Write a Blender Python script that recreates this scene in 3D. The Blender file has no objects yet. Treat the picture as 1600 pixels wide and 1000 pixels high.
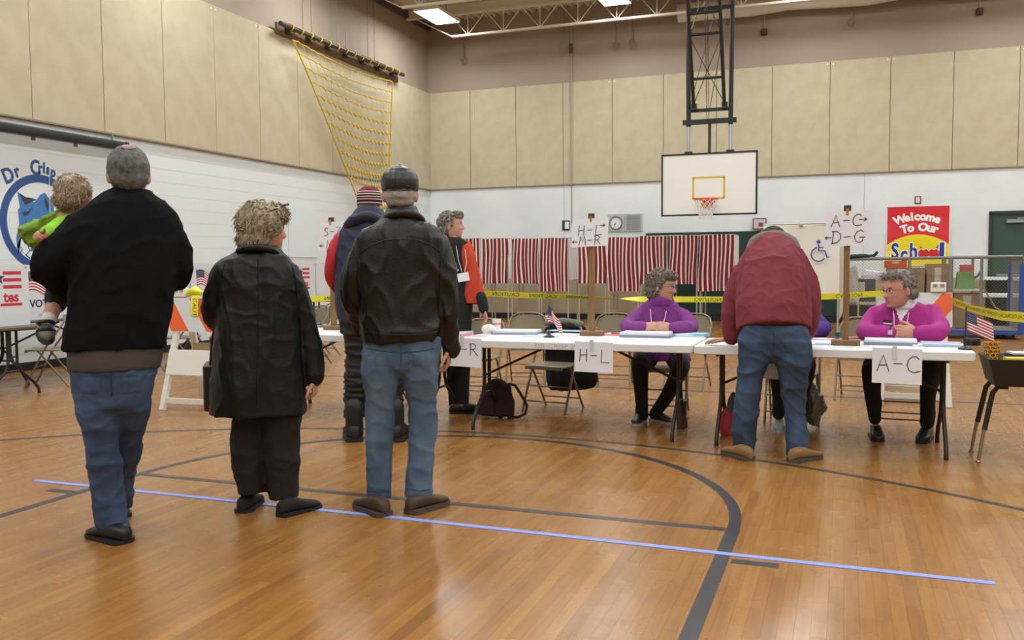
import bpy, math, random
import numpy as np
from mathutils import Vector, Matrix, Euler
PI = math.pi
rnd = random.Random(7)
sc = bpy.context.scene
COL = sc.collection
# ------------------------------------------------------------------ camera, world, exposure
F = 1400.0; CX = 800.0; CY = 500.0; H = 1.34
YAW = math.radians(20.3); PITCH = math.atan(86/1400.0); ROLL = 0.0075
f0 = np.array([-math.sin(YAW), math.cos(YAW), 0]); r0 = np.array([math.cos(YAW), math.sin(YAW), 0]); u0 = np.array([0, 0, 1.0])
FW = f0*math.cos(PITCH)-u0*math.sin(PITCH); UP = u0*math.cos(PITCH)+f0*math.sin(PITCH)
CR = r0*math.cos(ROLL)-UP*math.sin(ROLL); CU = UP*math.cos(ROLL)+r0*math.sin(ROLL)
CAM = np.array([0, 0, H])
cd = bpy.data.cameras.new('camera'); cam = bpy.data.objects.new('camera', cd); COL.objects.link(cam)
cd.sensor_width = 36; cd.lens = 36*F/1600; cd.clip_start = .05; cd.clip_end = 200
M = Matrix([[CR[i], CU[i], -FW[i], 0] for i in range(3)]+[[0, 0, 0, 1]])
M.translation = Vector((0, 0, H)); cam.matrix_world = M
sc.camera = cam
w = bpy.data.worlds.new('world'); sc.world = w; w.use_nodes = True
w.node_tree.nodes['Background'].inputs[0].default_value = (.8, .85, .9, 1)
w.node_tree.nodes['Background'].inputs[1].default_value = 0.05
sc.view_settings.view_transform = 'Standard'; sc.view_settings.look = 'None'
sc.view_settings.exposure = 0.0; sc.view_settings.gamma = 1; sc.view_settings.use_curve_mapping = False
sc.cycles.max_bounces = 7; sc.cycles.diffuse_bounces = 4; sc.cycles.use_denoising = True
LIGHT_W = 76; LIGHT_C = (.905, .985, 1.0); DIFFUSER_E = 9.0
# ------------------------------------------------------------------ projection of photograph measurements
def ray(x, y): return FW+CR*((x-CX)/F)-CU*((y-CY)/F)
def ground(x, y, z=0.0):
    d = ray(x, y); return CAM+d*((z-H)/d[2])
def onY(x, y, Y):
    d = ray(x, y); return CAM+d*(Y/d[1])
def onX(x, y, X):
    d = ray(x, y); return CAM+d*(X/d[0])
def onplane(x, y, p, n):
    d = ray(x, y); return CAM+d*(np.dot(np.array(p)-CAM, n)/np.dot(d, n))
def project(p):
    d = np.array(p, float)-CAM; z = d@FW
    return CX+F*(d@CR)/z, CY-F*(d@CU)/z, z
# ------------------------------------------------------------------ materials
def lin(c):
    if isinstance(c, str):
        c = [int(c[i:i+2], 16)/255 for i in (1, 3, 5)]
        c = [v/12.92 if v <= .04045 else ((v+.055)/1.055)**2.4 for v in c]
    return (c[0], c[1], c[2], 1)
MATS = {}
def mat(name, col, rough=.6, metal=0, col2=None, scale=8, stretch=(1, 1, 1), bump=0, bscale=None, coat=0, spec=.5, emit=0, attr=None, alpha=1, sheen=0, detail=4, trans=0, lo=.35, hi=.65):
    if name in MATS: return MATS[name]
    m = bpy.data.materials.new(name); m.use_nodes = True; nt = m.node_tree; N = nt.nodes; L = nt.links
    b = N['Principled BSDF']
    b.inputs['Base Color'].default_value = lin(col); b.inputs['Roughness'].default_value = rough
    b.inputs['Metallic'].default_value = metal; b.inputs['Specular IOR Level'].default_value = spec
    b.inputs['Coat Weight'].default_value = coat; b.inputs['Alpha'].default_value = alpha
    b.inputs['Transmission Weight'].default_value = trans
    if sheen: b.inputs['Sheen Weight'].default_value = sheen
    if emit:
        b.inputs['Emission Color'].default_value = lin(col); b.inputs['Emission Strength'].default_value = emit
    if col2 or bump:
        tc = N.new('ShaderNodeTexCoord'); mp = N.new('ShaderNodeMapping'); mp.inputs['Scale'].default_value = stretch
        L.new(tc.outputs['Object'], mp.inputs[0])
    if col2:
        nz = N.new('ShaderNodeTexNoise'); nz.inputs['Scale'].default_value = scale; nz.inputs['Detail'].default_value = detail
        L.new(mp.outputs[0], nz.inputs['Vector'])
        rp = N.new('ShaderNodeValToRGB'); rp.color_ramp.elements[0].position = lo; rp.color_ramp.elements[1].position = hi
        rp.color_ramp.elements[0].color = lin(col); rp.color_ramp.elements[1].color = lin(col2)
        L.new(nz.outputs[0], rp.inputs[0]); src = rp.outputs[0]
        L.new(src, b.inputs['Base Color'])
    if attr:
        at = N.new('ShaderNodeAttribute'); at.attribute_name = attr
        mx = N.new('ShaderNodeMix'); mx.data_type = 'RGBA'; mx.blend_type = 'MULTIPLY'; mx.inputs[0].default_value = 1
        if col2: L.new(src, mx.inputs[6])
        else: mx.inputs[6].default_value = lin(col)
        L.new(at.outputs['Color'], mx.inputs[7]); L.new(mx.outputs[2], b.inputs['Base Color'])
    if bump:
        n2 = N.new('ShaderNodeTexNoise'); n2.inputs['Scale'].default_value = bscale or scale*4; n2.inputs['Detail'].default_value = 5
        L.new(mp.outputs[0], n2.inputs['Vector'])
        bp = N.new('ShaderNodeBump'); bp.inputs['Strength'].default_value = bump; bp.inputs['Distance'].default_value = .02
        L.new(n2.outputs[0], bp.inputs['Height']); L.new(bp.outputs[0], b.inputs['Normal'])
    MATS[name] = m
    return m
def floor_mat():
    m = bpy.data.materials.new('maple_strip_floor'); m.use_nodes = True; nt = m.node_tree; N = nt.nodes; L = nt.links
    b = N['Principled BSDF']
    at = N.new('ShaderNodeAttribute'); at.attribute_name = 'tone'
    ge = N.new('ShaderNodeNewGeometry'); mp = N.new('ShaderNodeMapping'); mp.inputs['Scale'].default_value = (30, 1.6, 1)
    L.new(ge.outputs['Position'], mp.inputs[0])
    nz = N.new('ShaderNodeTexNoise'); nz.inputs['Scale'].default_value = 1.5; nz.inputs['Detail'].default_value = 3; nz.inputs['Roughness'].default_value = .5
    L.new(mp.outputs[0], nz.inputs['Vector'])
    ma = N.new('ShaderNodeMath'); ma.operation = 'MULTIPLY_ADD'; ma.inputs[1].default_value = .62; L.new(nz.outputs[0], ma.inputs[0])
    sb = N.new('ShaderNodeMath'); sb.operation = 'MULTIPLY_ADD'; sb.inputs[1].default_value = .36; sb.inputs[2].default_value = .01
    L.new(at.outputs['Fac'], sb.inputs[0]); L.new(sb.outputs[0], ma.inputs[2])
    rp = N.new('ShaderNodeValToRGB'); cr = rp.color_ramp
    cr.elements[0].position = .12; cr.elements[0].color = lin('#744c25')
    cr.elements[1].position = .95; cr.elements[1].color = lin('#ab7e42')
    e = cr.elements.new(.5); e.color = lin('#936531')
    L.new(ma.outputs[0], rp.inputs[0])
    # worn, dirty patches of the varnish
    n3 = N.new('ShaderNodeTexNoise'); n3.inputs['Scale'].default_value = 1.1; n3.inputs['Detail'].default_value = 4; n3.inputs['Roughness'].default_value = .6
    L.new(ge.outputs['Position'], n3.inputs['Vector'])
    r3 = N.new('ShaderNodeValToRGB'); r3.color_ramp.elements[0].position = .56; r3.color_ramp.elements[0].color = (1, 1, 1, 1)
    r3.color_ramp.elements[1].position = .78; r3.color_ramp.elements[1].color = (.72, .63, .53, 1); L.new(n3.outputs[0], r3.inputs[0])
    mx = N.new('ShaderNodeMix'); mx.data_type = 'RGBA'; mx.blend_type = 'MULTIPLY'; mx.inputs[0].default_value = 1
    L.new(rp.outputs[0], mx.inputs[6]); L.new(r3.outputs[0], mx.inputs[7]); L.new(mx.outputs[2], b.inputs['Base Color'])
    n4 = N.new('ShaderNodeTexNoise'); n4.inputs['Scale'].default_value = 3; n4.inputs['Detail'].default_value = 5
    L.new(ge.outputs['Position'], n4.inputs['Vector'])
    mr = N.new('ShaderNodeMapRange'); mr.inputs[1].default_value = .3; mr.inputs[2].default_value = .7; mr.inputs[3].default_value = .23; mr.inputs[4].default_value = .31
    L.new(n4.outputs[0], mr.inputs[0]); L.new(mr.outputs[0], b.inputs['Roughness'])
    bp = N.new('ShaderNodeBump'); bp.inputs['Strength'].default_value = .02; bp.inputs['Distance'].default_value = .004
    n5 = N.new('ShaderNodeTexNoise'); n5.inputs['Scale'].default_value = 9; L.new(ge.outputs['Position'], n5.inputs['Vector'])
    L.new(n5.outputs[0], bp.inputs['Height']); L.new(bp.outputs[0], b.inputs['Normal'])
    b.inputs['Specular IOR Level'].default_value = .5
    return m
# ------------------------------------------------------------------ mesh builder
class MB:
    def __init__(s): s.v = []; s.f = []; s.m = []; s.mi = 0
    def add(s, vs, fs, mi=None):
        o = len(s.v); s.v += [tuple(map(float, p)) for p in vs]; s.f += [tuple(i+o for i in f) for f in fs]; s.m += [s.mi if mi is None else mi]*len(fs)
        return s
    def box(s, c, d, R=None, mi=None, taper=1.0):
        vs = []
        for z in (-1, 1):
            t = taper if z > 0 else 1
            for x, y in ((-1, -1), (1, -1), (1, 1), (-1, 1)):
                p = Vector((x*d[0]/2*t, y*d[1]/2*t, z*d[2]/2))
                if R is not None: p = R @ p
                vs.append(p+Vector(c))
        return s.add(vs, [(3, 2, 1, 0), (4, 5, 6, 7), (0, 1, 5, 4), (1, 2, 6, 5), (2, 3, 7, 6), (3, 0, 4, 7)], mi)
    def rbox(s, c, d, r, n=3, mi=None, axis='z'):     # box with rounded vertical edges and soft top rim
        pts = []
        hx, hy, hz = d[0]/2, d[1]/2, d[2]/2
        if axis == 'y': hx, hy, hz = d[0]/2, d[2]/2, d[1]/2
        if axis == 'x': hx, hy, hz = d[1]/2, d[2]/2, d[0]/2
        def ringp(k, z):
            o = []
            for (sx, sy, a0) in ((1, 1, 0), (-1, 1, PI/2), (-1, -1, PI), (1, -1, 3*PI/2)):
                for i in range(n+1):
                    a = a0+PI/2*i/n
                    o.append((sx*(hx-r)+(r-k)*math.cos(a), sy*(hy-r)+(r-k)*math.sin(a), z))
            return o
        b = min(r*.5, hz*.5, .006)
        rings = [ringp(b, -hz), ringp(0, -hz+b), ringp(0, hz-b), ringp(b, hz)]
        m_ = len(rings[0]); vs = [p for q in rings for p in q]
        if axis == 'y': vs = [(x, -z, y) for x, y, z in vs]
        if axis == 'x': vs = [(z, x, y) for x, y, z in vs]
        vs = [(p[0]+c[0], p[1]+c[1], p[2]+c[2]) for p in vs]
        fs = []
        for k in range(3):
            for i in range(m_): fs.append((k*m_+i, k*m_+(i+1) % m_, (k+1)*m_+(i+1) % m_, (k+1)*m_+i))
        fs.append(tuple(range(m_))[::-1]); fs.append(tuple(range(3*m_, 4*m_)))
        return s.add(vs, fs, mi)
    def tube(s, pts, r, n=8, mi=None, closed=False, cap=True):
        pts = [Vector(p) for p in pts]; k = len(pts)
        rs = r if isinstance(r, (list, tuple)) else [r]*k
        prev = None; vs = []
        for i, p in enumerate(pts):
            if closed: t = pts[(i+1) % k]-pts[i-1]
            else: t = pts[min(i+1, k-1)]-pts[max(i-1, 0)]
            if t.length < 1e-9: t = Vector((0, 0, 1))
            t.normalize()
            if prev is None:
                a = Vector((0, 0, 1)) if abs(t.z) < .9 else Vector((1, 0, 0))
            else: a = prev
            x = a-t*a.dot(t)
            if x.length < 1e-6: x = t.orthogonal()
            x.normalize(); prev = x; y = t.cross(x)
            for j in range(n):
                q = 2*PI*(j+.5)/n
                vs.append(p+x*(math.cos(q)*rs[i])+y*(math.sin(q)*rs[i]))
        fs = []
        for i in range(k if closed else k-1):
            a = i*n; b = ((i+1) % k)*n
            for j in range(n): fs.append((a+j, a+(j+1) % n, b+(j+1) % n, b+j))
        if cap and not closed:
            fs.append(tuple(range(n))[::-1]); fs.append(tuple(range((k-1)*n, k*n)))
        return s.add(vs, fs, mi)
    def lathe(s, prof, c=(0, 0, 0), n=20, mi=None, R=None):
        vs = []; fs = []
        for (r, z) in prof:
            for j in range(n):
                a = 2*PI*j/n; p = Vector((r*math.cos(a), r*math.sin(a), z))
                if R is not None: p = R @ p
                vs.append(p+Vector(c))
        for i in range(len(prof)-1):
            for j in range(n): fs.append((i*n+j, i*n+(j+1) % n, (i+1)*n+(j+1) % n, (i+1)*n+j))
        if prof[0][0] > 1e-5: fs.append(tuple(range(n))[::-1])
        if prof[-1][0] > 1e-5: fs.append(tuple(range((len(prof)-1)*n, len(prof)*n)))
        return s.add(vs, fs, mi)
    def grid(s, fn, nu, nv, mi=None, mfn=None, flip=False):
        o = len(s.v)
        for i in range(nu+1):
            for j in range(nv+1): s.v.append(tuple(map(float, fn(i/nu, j/nv))))
        for i in range(nu):
            for j in range(nv):
                f = (o+i*(nv+1)+j, o+(i+1)*(nv+1)+j, o+(i+1)*(nv+1)+j+1, o+i*(nv+1)+j+1)
                s.f.append(f[::-1] if flip else f); s.m.append(mfn(i, j) if mfn else (s.mi if mi is None else mi))
        return s
    def prism(s, poly, fn, t, mi=None):      # polygon (2d) extruded: fn(a,b,depth)->xyz
        n = len(poly)
        vs = [fn(a, b, 0) for a, b in poly]+[fn(a, b, t) for a, b in poly]
        fs = [tuple(range(n))[::-1], tuple(range(n, 2*n))]+[(i, (i+1) % n, n+(i+1) % n, n+i) for i in range(n)]
        return s.add(vs, fs, mi)
    def text(s, txt, size, fn, mi=None, bold=0.0, depth=.002, shear=0, arc=None, res=3):
        for vs, fs in text_geo(txt, size, bold, shear, res):
            vs2 = [fn(x, y, z*depth) for x, y, z in vs]
            s.add(vs2, fs, mi)
        return s
    def build(s, name, mats, parent=None, smooth=True, loc=None, rz=None, ang=40):
        me = bpy.data.meshes.new(name); me.from_pydata(s.v, [], s.f)
        if not isinstance(mats, (list, tuple)): mats = [mats]
        for m_ in mats: me.materials.append(m_)
        me.polygons.foreach_set('material_index', s.m)
        if smooth:
            me.polygons.foreach_set('use_smooth', [True]*len(s.f)); me.set_sharp_from_angle(angle=math.radians(ang))
        me.update()
        o = bpy.data.objects.new(name, me); COL.objects.link(o)
        if parent is not None: o.parent = parent
        if loc is not None: o.location = loc
        if rz is not None: o.rotation_euler = (0, 0, rz)
        return o
_tc = {}
def text_geo(txt, size, bold, shear, res=3):
    key = (txt, size, bold, shear, res)
    if key not in _tc:
        c = bpy.data.curves.new('t', 'FONT'); c.body = txt; c.size = size; c.offset = bold; c.shear = shear; c.extrude = 1.0
        c.align_x = 'CENTER'; c.align_y = 'CENTER'; c.resolution_u = res
        o = bpy.data.objects.new('t', c); COL.objects.link(o)
        dg = bpy.context.evaluated_depsgraph_get(); me = bpy.data.meshes.new_from_object(o.evaluated_get(dg))
        _tc[key] = [([tuple(v.co) for v in me.vertices], [tuple(p.vertices) for p in me.polygons])]
        bpy.data.objects.remove(o); bpy.data.meshes.remove(me); bpy.data.curves.remove(c)
    return _tc[key]
def tag(o, label=None, cat=None, group=None, kind=None):
    if label: o['label'] = label
    if cat: o['category'] = cat
    if group: o['group'] = group
    if kind: o['kind'] = kind
    return o
def thing(name, label, cat, loc=(0, 0, 0), rz=0, group=None):
    o = bpy.data.objects.new(name, None); COL.objects.link(o); o.empty_display_size = .1
    o.location = loc; o.rotation_euler = (0, 0, rz)
    return tag(o, label, cat, group)
def dup(o, loc=None, rz=None, label=None, parent=None):
    c = o.copy(); COL.objects.link(c)
    if parent is not None: c.parent = parent
    if loc is not None: c.location = loc
    if rz is not None: c.rotation_euler = (0, 0, rz)
    if label: c['label'] = label
    for ch in list(o.children): dup(ch, parent=c)
    return c
# ------------------------------------------------------------------ room
LX = -10.07; BY = 21.2; RX = 9.0; FY = -7.0; CZ = 7.55
WHITE = mat('white_wall_paint', '#dfe3e4', .55, col2='#d6dbdd', scale=1.2, bump=.05, bscale=60)
UPPER = mat('taupe_wall_paint', '#a08f80', .7, col2='#9a897b', scale=.8, bump=.05, bscale=40)
TANB = mat('tan_lower_wall_paint', '#b3a287', .55, col2='#ab9a80', scale=2)
PANEL = mat('beige_fabric_panel', '#bfb49b', .9, col2='#b6ab91', scale=3.5, bump=.1, bscale=90)
BASEB = mat('black_rubber_base', '#17181a', .5)
CEILM = mat('ceiling_deck_paint', '#cfc6b8', .7)
FLOORM = floor_mat()
def struct(mb, name, m, parent=None, smooth=False):
    o = mb.build(name, m, parent, smooth)
    if parent is None: o['kind'] = 'structure'
    return o
floor = struct(MB().box(((LX+RX)/2, (BY+FY)/2, -.06), (RX-LX+.4, BY-FY+.4, .08)), 'floor', mat('subfloor', '#3a2413', .9))
# floor strips
PW = .057; planks = []
nr = int((RX-LX)/PW)
for i in range(nr):
    y = FY-rnd.random()*1.2; x = LX+PW*(i+.5)
    while y < BY:
        L_ = rnd.uniform(.5, 1.7); y1 = min(y+L_, BY)
        planks.append((x, max(y, FY), y1, rnd.gauss(.5, .2))); y = y1
def plank_mb(mb, p, tones):
    x, a, b, t = p; g = .00025
    vs = [(x-PW/2+g, a+g, -.02), (x+PW/2-g, a+g, -.02), (x+PW/2-g, b-g, -.02), (x-PW/2+g, b-g, -.02), (x-PW/2+g, a+g, 0), (x+PW/2-g, a+g, 0), (x+PW/2-g, b-g, 0), (x-PW/2+g, b-g, 0)]
    mb.add(vs, [(4, 5, 6, 7), (0, 1, 5, 4), (1, 2, 6, 5), (2, 3, 7, 6), (3, 0, 4, 7)]); tones += [max(0, min(1, t))]*8
def tone_attr(o, tones):
    a = o.data.attributes.new('tone', 'FLOAT', 'POINT'); a.data.foreach_set('value', tones)
vis = []
for k, p in enumerate(planks):
    best = None
    for yy in (p[1], (p[1]+p[2])/2, p[2]):
        if yy < 1: continue
        px, py, z = project((p[0], yy, 0))
        if z > .3 and -20 < px < 1620 and py < 1020: best = min(best or 1e9, z)
    if best: vis.append((best, k))
vis.sort(); near = set(k for _, k in vis[:300])
rest = MB(); rt = []
for k, p in enumerate(planks):
    if k in near:
        mb = MB(); t = []; plank_mb(mb, p, t); o = mb.build('plank', FLOORM, floor, False); tone_attr(o, t)
    else: plank_mb(rest, p, rt)
o = rest.build('strip_flooring', FLOORM, floor, False); tone_attr(o, rt); o['kind'] = 'stuff'
# painted court lines
LINE = mat('dark_court_paint', '#35363a', .35, col2='#2b2c31', scale=6)
def ribbon(name, pts, wd, m, parent, z=.0012, closed=False):
    pts = [Vector((p[0], p[1], 0)) for p in pts]; mb = MB(); n = len(pts); L_ = []; R_ = []
    for i, p in enumerate(pts):
        t = (pts[min(i+1, n-1)]-pts[max(i-1, 0)]).normalized(); q = Vector((-t.y, t.x, 0))*wd/2
        L_.append(p+q); R_.append(p-q)
    vs = [(p.x, p.y, z) for p in L_]+[(p.x, p.y, z) for p in R_]+[(p.x, p.y, 0.0002) for p in L_]+[(p.x, p.y, .0002) for p in R_]
    fs = []
    for i in range(n-1):
        fs += [(i, n+i, n+i+1, i+1), (2*n+i, i, i+1, 2*n+i+1), (n+i, 3*n+i, 3*n+i+1, n+i+1)]
    mb.add(vs, fs); o = mb.build(name, m, parent, False); return o
def arc(c, r, a0, a1, n=60): return [(c[0]+r*math.cos(a0+(a1-a0)*i/n), c[1]+r*math.sin(a0+(a1-a0)*i/n)) for i in range(n+1)]
ribbon('painted_line', arc((-2.39, 4.56), 1.885, 0, PI, 80), .062, LINE, floor)
ribbon('painted_line', [(-.503, -6), (-.503, 4.56)], .068, LINE, floor)
ribbon('painted_line', [(-4.275, -6), (-4.275, 4.56)], .062, LINE, floor)
ribbon('painted_line', [(-4.24, 4.56), (-.54, 4.54)], .055, LINE, floor, .0014)
ribbon('painted_line', arc((-2.45, 1.08), 5.5, .12, PI-.12, 90), .05, LINE, floor)
ribbon('painted_line', [(-.455, 4.06), (-.25, 4.06)], .06, LINE, floor)
ribbon('painted_line', [(-4.50, 4.05), (-4.31, 4.05)], .06, LINE, floor)
ribbon('painted_line', [(LX+.6, 9.45), (RX-.6, 9.45)], .045, LINE, floor)
tp = ribbon('masking_tape', [tuple(ground(55, 751)[:2]), (-2.2, 4.19), tuple(ground(1555, 912)[:2])], .04, mat('blue_painters_tape', '#7f93dd', .6), None, .003)
tag(tp, 'long blue masking tape strip stuck across the wood floor behind the queue', 'tape')
# walls
def wall(name, c, d, m): return struct(MB().box(c, d), name, m)
zP0, zP1 = 3.30, 5.745
wl = wall('wall_left', (LX-.12, (BY+FY)/2, CZ/2), (.2, BY-FY, CZ), UPPER)
wb = wall('wall_back', ((LX+RX)/2, BY+.1, CZ/2), (RX-LX+.4, .2, CZ), UPPER)
wall('wall_right', (RX+.1, (BY+FY)/2, CZ/2), (.2, BY-FY, CZ), PANEL)
wall('wall_front', ((LX+RX)/2, FY-.1, CZ/2), (RX-LX, .2, CZ), PANEL)
struct(MB().box(((LX+RX)/2+.0, BY-.01, (zP0+1.0)/2), (RX-LX, .02, zP0-1.0)), 'painted_field', WHITE, wb)
# re-centre of the white field: lower edge 0.98, upper edge at the panels
wb.children[0].location.z = .0
struct(MB().box(((LX+RX)/2, BY-.012, .5), (RX-LX, .024, 1.0)), 'lower_band', TANB, wb)
BLOCKM = mat('white_block_paint', '#dbdfe1', .55)
# left wall concrete blocks (painted)
bw, bh = .4064, .2045
nrow = 16; bm_ = MB().box((0, 0, 0), (.022, bw-.0002, bh-.006)); proto = None; stuffb = MB(); cnt = 0
struct(MB().box((LX-.0095, (BY+FY)/2, zP0/2), (.012, BY-FY, zP0)), 'mortar_face', mat('painted_mortar', '#d3d8da', .6), wl)
spots = []
for r_ in range(nrow):
    off = (r_ % 2)*bw/2
    for c_ in range(int((BY-6.6)/bw)+1):
        y = 6.6+off+c_*bw
        if y+bw/2 > BY: continue
        spots.append((r_, y))
order = sorted(spots, key=lambda s: (0 if s[0] >= 4 else 1, s[1]))
for k, (r_, y) in enumerate(order):
    p = (LX-.011, y, bh*(r_+.5)+.02)
    if k < 300:
        if proto is None:
            proto = bm_.build('block', BLOCKM, wl, False, p)
        else:
            o = proto.copy(); COL.objects.link(o); o.location = p
    else: stuffb.box(p, (.022, bw-.0002, bh-.006))
o = stuffb.build('blockwork', BLOCKM, wl, False); o['kind'] = 'stuff'
# acoustic panels
SCREW_GLINT = mat('screw_glint_white', '#f4f2ea', .3)  # near-white paints the glint of metal panel screws into their colour
def panels(parent, horiz, fixed, seams, axis, face):
    for i in range(len(seams)-1):
        a, b = seams[i]+.005, seams[i+1]-.005; L_ = b-a; mb = MB()
        if axis == 'y': mb.rbox((0, 0, 0), (.05, L_, zP1-zP0), .006, 1); p = (fixed+.025, (a+b)/2, (zP0+zP1)/2)
        else: mb.rbox((0, 0, 0), (L_, .05, zP1-zP0), .006, 1); p = ((a+b)/2, fixed-.025, (zP0+zP1)/2)
        o = mb.build('acoustic_panel', PANEL, parent, False, p)
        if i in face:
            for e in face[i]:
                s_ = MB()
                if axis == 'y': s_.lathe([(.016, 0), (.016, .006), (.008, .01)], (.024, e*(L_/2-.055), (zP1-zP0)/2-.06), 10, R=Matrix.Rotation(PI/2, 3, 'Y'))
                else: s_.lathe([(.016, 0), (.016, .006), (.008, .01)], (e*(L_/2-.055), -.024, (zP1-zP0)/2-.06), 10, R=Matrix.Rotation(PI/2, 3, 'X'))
                s_.build('screw_glint', SCREW_GLINT, o)
ls = [9.0+1.2325*k for k in range(-2, 10)]+[BY-.02]
ls = [s for s in ls if s < BY-.3]+[BY-.03]
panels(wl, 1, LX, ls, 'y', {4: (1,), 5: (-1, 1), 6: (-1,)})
bs = [LX+.03]+[-.333+1.2255*k for k in range(-7, 8)]+[RX-.05]
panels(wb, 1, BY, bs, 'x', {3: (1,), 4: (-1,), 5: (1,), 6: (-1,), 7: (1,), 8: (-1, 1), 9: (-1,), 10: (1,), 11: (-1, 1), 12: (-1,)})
TRIM = mat('panel_edge_trim', '#8a7c69', .6)
struct(MB().box((LX+.03, (BY+6)/2, zP0-.012), (.06, BY-6, .022)), 'trim_1', TRIM)
struct(MB().box(((LX+RX)/2, BY-.03, zP0-.012), (RX-LX-.1, .06, .022)), 'trim_2', TRIM)
struct(MB().box((LX+.012, (BY+FY)/2, .055), (.03, BY-FY-.1, .11)), 'baseboard_left', BASEB)
struct(MB().box(((LX+RX)/2, BY-.045, .07), (RX-LX-.1, .03, .14)), 'baseboard_back', BASEB)
ol = MB()
for x in (-6.45, .40): ol.box((x, BY-.021, 2.15), (.012, .006, 2.25))
struct(ol, 'control_joint', mat('joint_grey', '#aab1b4', .8), wb)  # control joints drawn as thin grey strips
# ceiling: corrugated deck, joists
def deck(u, v):
    x = LX+(RX-LX)*u; y = FY+(BY-FY)*v
    k = (u*240) % 1
    return (x, y, CZ+(.035 if k < .45 else -.035))
cm = MB(); n = 380; zz = []
for i in range(n+1):
    x = LX+(RX-LX)*i/n; z = CZ+(.03 if (i//2) % 2 else -.03)
    zz.append((x, z))
cm.add([(x, FY, z) for x, z in zz]+[(x, BY, z) for x, z in zz], [(i, n+1+i, n+2+i, i+1) for i in range(n)])
cm.box(((LX+RX)/2, (BY+FY)/2, CZ+.15), (RX-LX+.6, BY-FY+.6, .12))
ceil = struct(cm, 'ceiling', CEILM)
JO = mat('joist_paint', '#ddd5c8', .6)
def joist(y):
    mb = MB(); z0, z1 = 6.78, 7.30
    mb.box((0, 0, z1), (RX-LX-.1, .10, .05)); mb.box((.35-.2, 0, z0), (RX-LX-2.2, .09, .045))
    x = -(RX-LX)/2+1.2; k = 0
    while x < (RX-LX)/2-1.5:
        mb.tube([(x, 0, z1), (x+.45, 0, z0), (x+.9, 0, z1)], .016, 6); mb.tube([(x+.45, 0, z0), (x+.45, 0, z1)], .013, 6); x += .9
    mb.tube([(-(RX-LX)/2+.25, 0, z1), (-(RX-LX)/2+1.25, 0, z0)], .018, 6)
    mb.box((0, 0, 7.42), (RX-LX-.1, .03, .2))
    o = mb.build('roof_joist', JO, None, False, ((LX+RX)/2, y, 0)); o['kind'] = 'structure'; return o
j0 = joist(19.9)
for y in (17.3, 14.9, 12.5, 10.1, 7.7, 5.3, 2.9, .5, -1.9, -4.3):
    o = j0.copy(); COL.objects.link(o); o.location.y = y
struct(MB().box((LX+.05, (BY+FY)/2, CZ-.14), (.1, BY-FY-.1, .16)), 'trim_3', mat('dark_ledger_steel', '#4a443f', .6))
# back wall control duct wrapped in insulation
du = MB()
du.tube([(-3.6+.8*i, 20.75, 7.0+.025*math.sin(i*2.3)) for i in range(16)], [.20+.02*math.sin(i*1.7) for i in range(16)], 12)
tag(du.build('insulated_duct', mat('white_duct_wrap', '#d6d0c6', .7, bump=.4, bscale=9)), 'white wrapped air duct under the ceiling along the back wall', 'duct')
# light fixtures (each carries its own lamp)
LFR = mat('white_fixture_enamel', '#e9e9e6', .4); LDI = mat('lit_diffuser', '#fffaf0', .5, emit=DIFFUSER_E); CBL = mat('dark_steel_cable', '#3a3835', .5)
def fixture(x, y, label):
    t = thing('ceiling_light', label, 'light', (x, y, 6.98), 0, 'fluorescent gym lights')
    mb = MB(); mb.box((0, 0, .075), (.6, 1.22, .07), taper=.8)
    for sx in (-1, 1): mb.box((sx*.3, 0, .03), (.015, 1.22, .06))
    for sy in (-1, 1): mb.box((0, sy*.605, .03), (.6, .015, .06))
    mb.build('housing', LFR, t, False)
    MB().box((0, 0, .012), (.575, 1.18, .012)).build('diffuser', LDI, t, False)
    for sy in (-1, 1): MB().tube([(0, sy*.5, .1), (0, sy*.5, CZ-7.03)], .006, 5).build('hanger', CBL, t)
    ld = bpy.data.lights.new('lamp', 'AREA'); ld.shape = 'RECTANGLE'; ld.size = .56; ld.size_y = 1.15; ld.energy = LIGHT_W; ld.color = LIGHT_C
    lo = bpy.data.objects.new('lamp', ld); COL.objects.link(lo); lo.parent = t; lo.location = (0, 0, -.004)
    return t
k = 0
for iy, y in enumerate((18.9, 15.1, 11.3, 7.5, 3.7, -.1, -3.9)):
    for ix, x in enumerate((-8.75, -4.7, -.7, 3.3, 7.3)):
        lab = 'lit fluorescent gym light hanging under the roof joists, outside the view'
        if iy == 0 and ix == 0: lab = 'lit fluorescent gym light near the left corner above the yellow net'
        if iy == 0 and ix == 1: lab = 'lit fluorescent gym light at top edge, left of the basketball hoop frame'
        fixture(x, y, lab)
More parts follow.
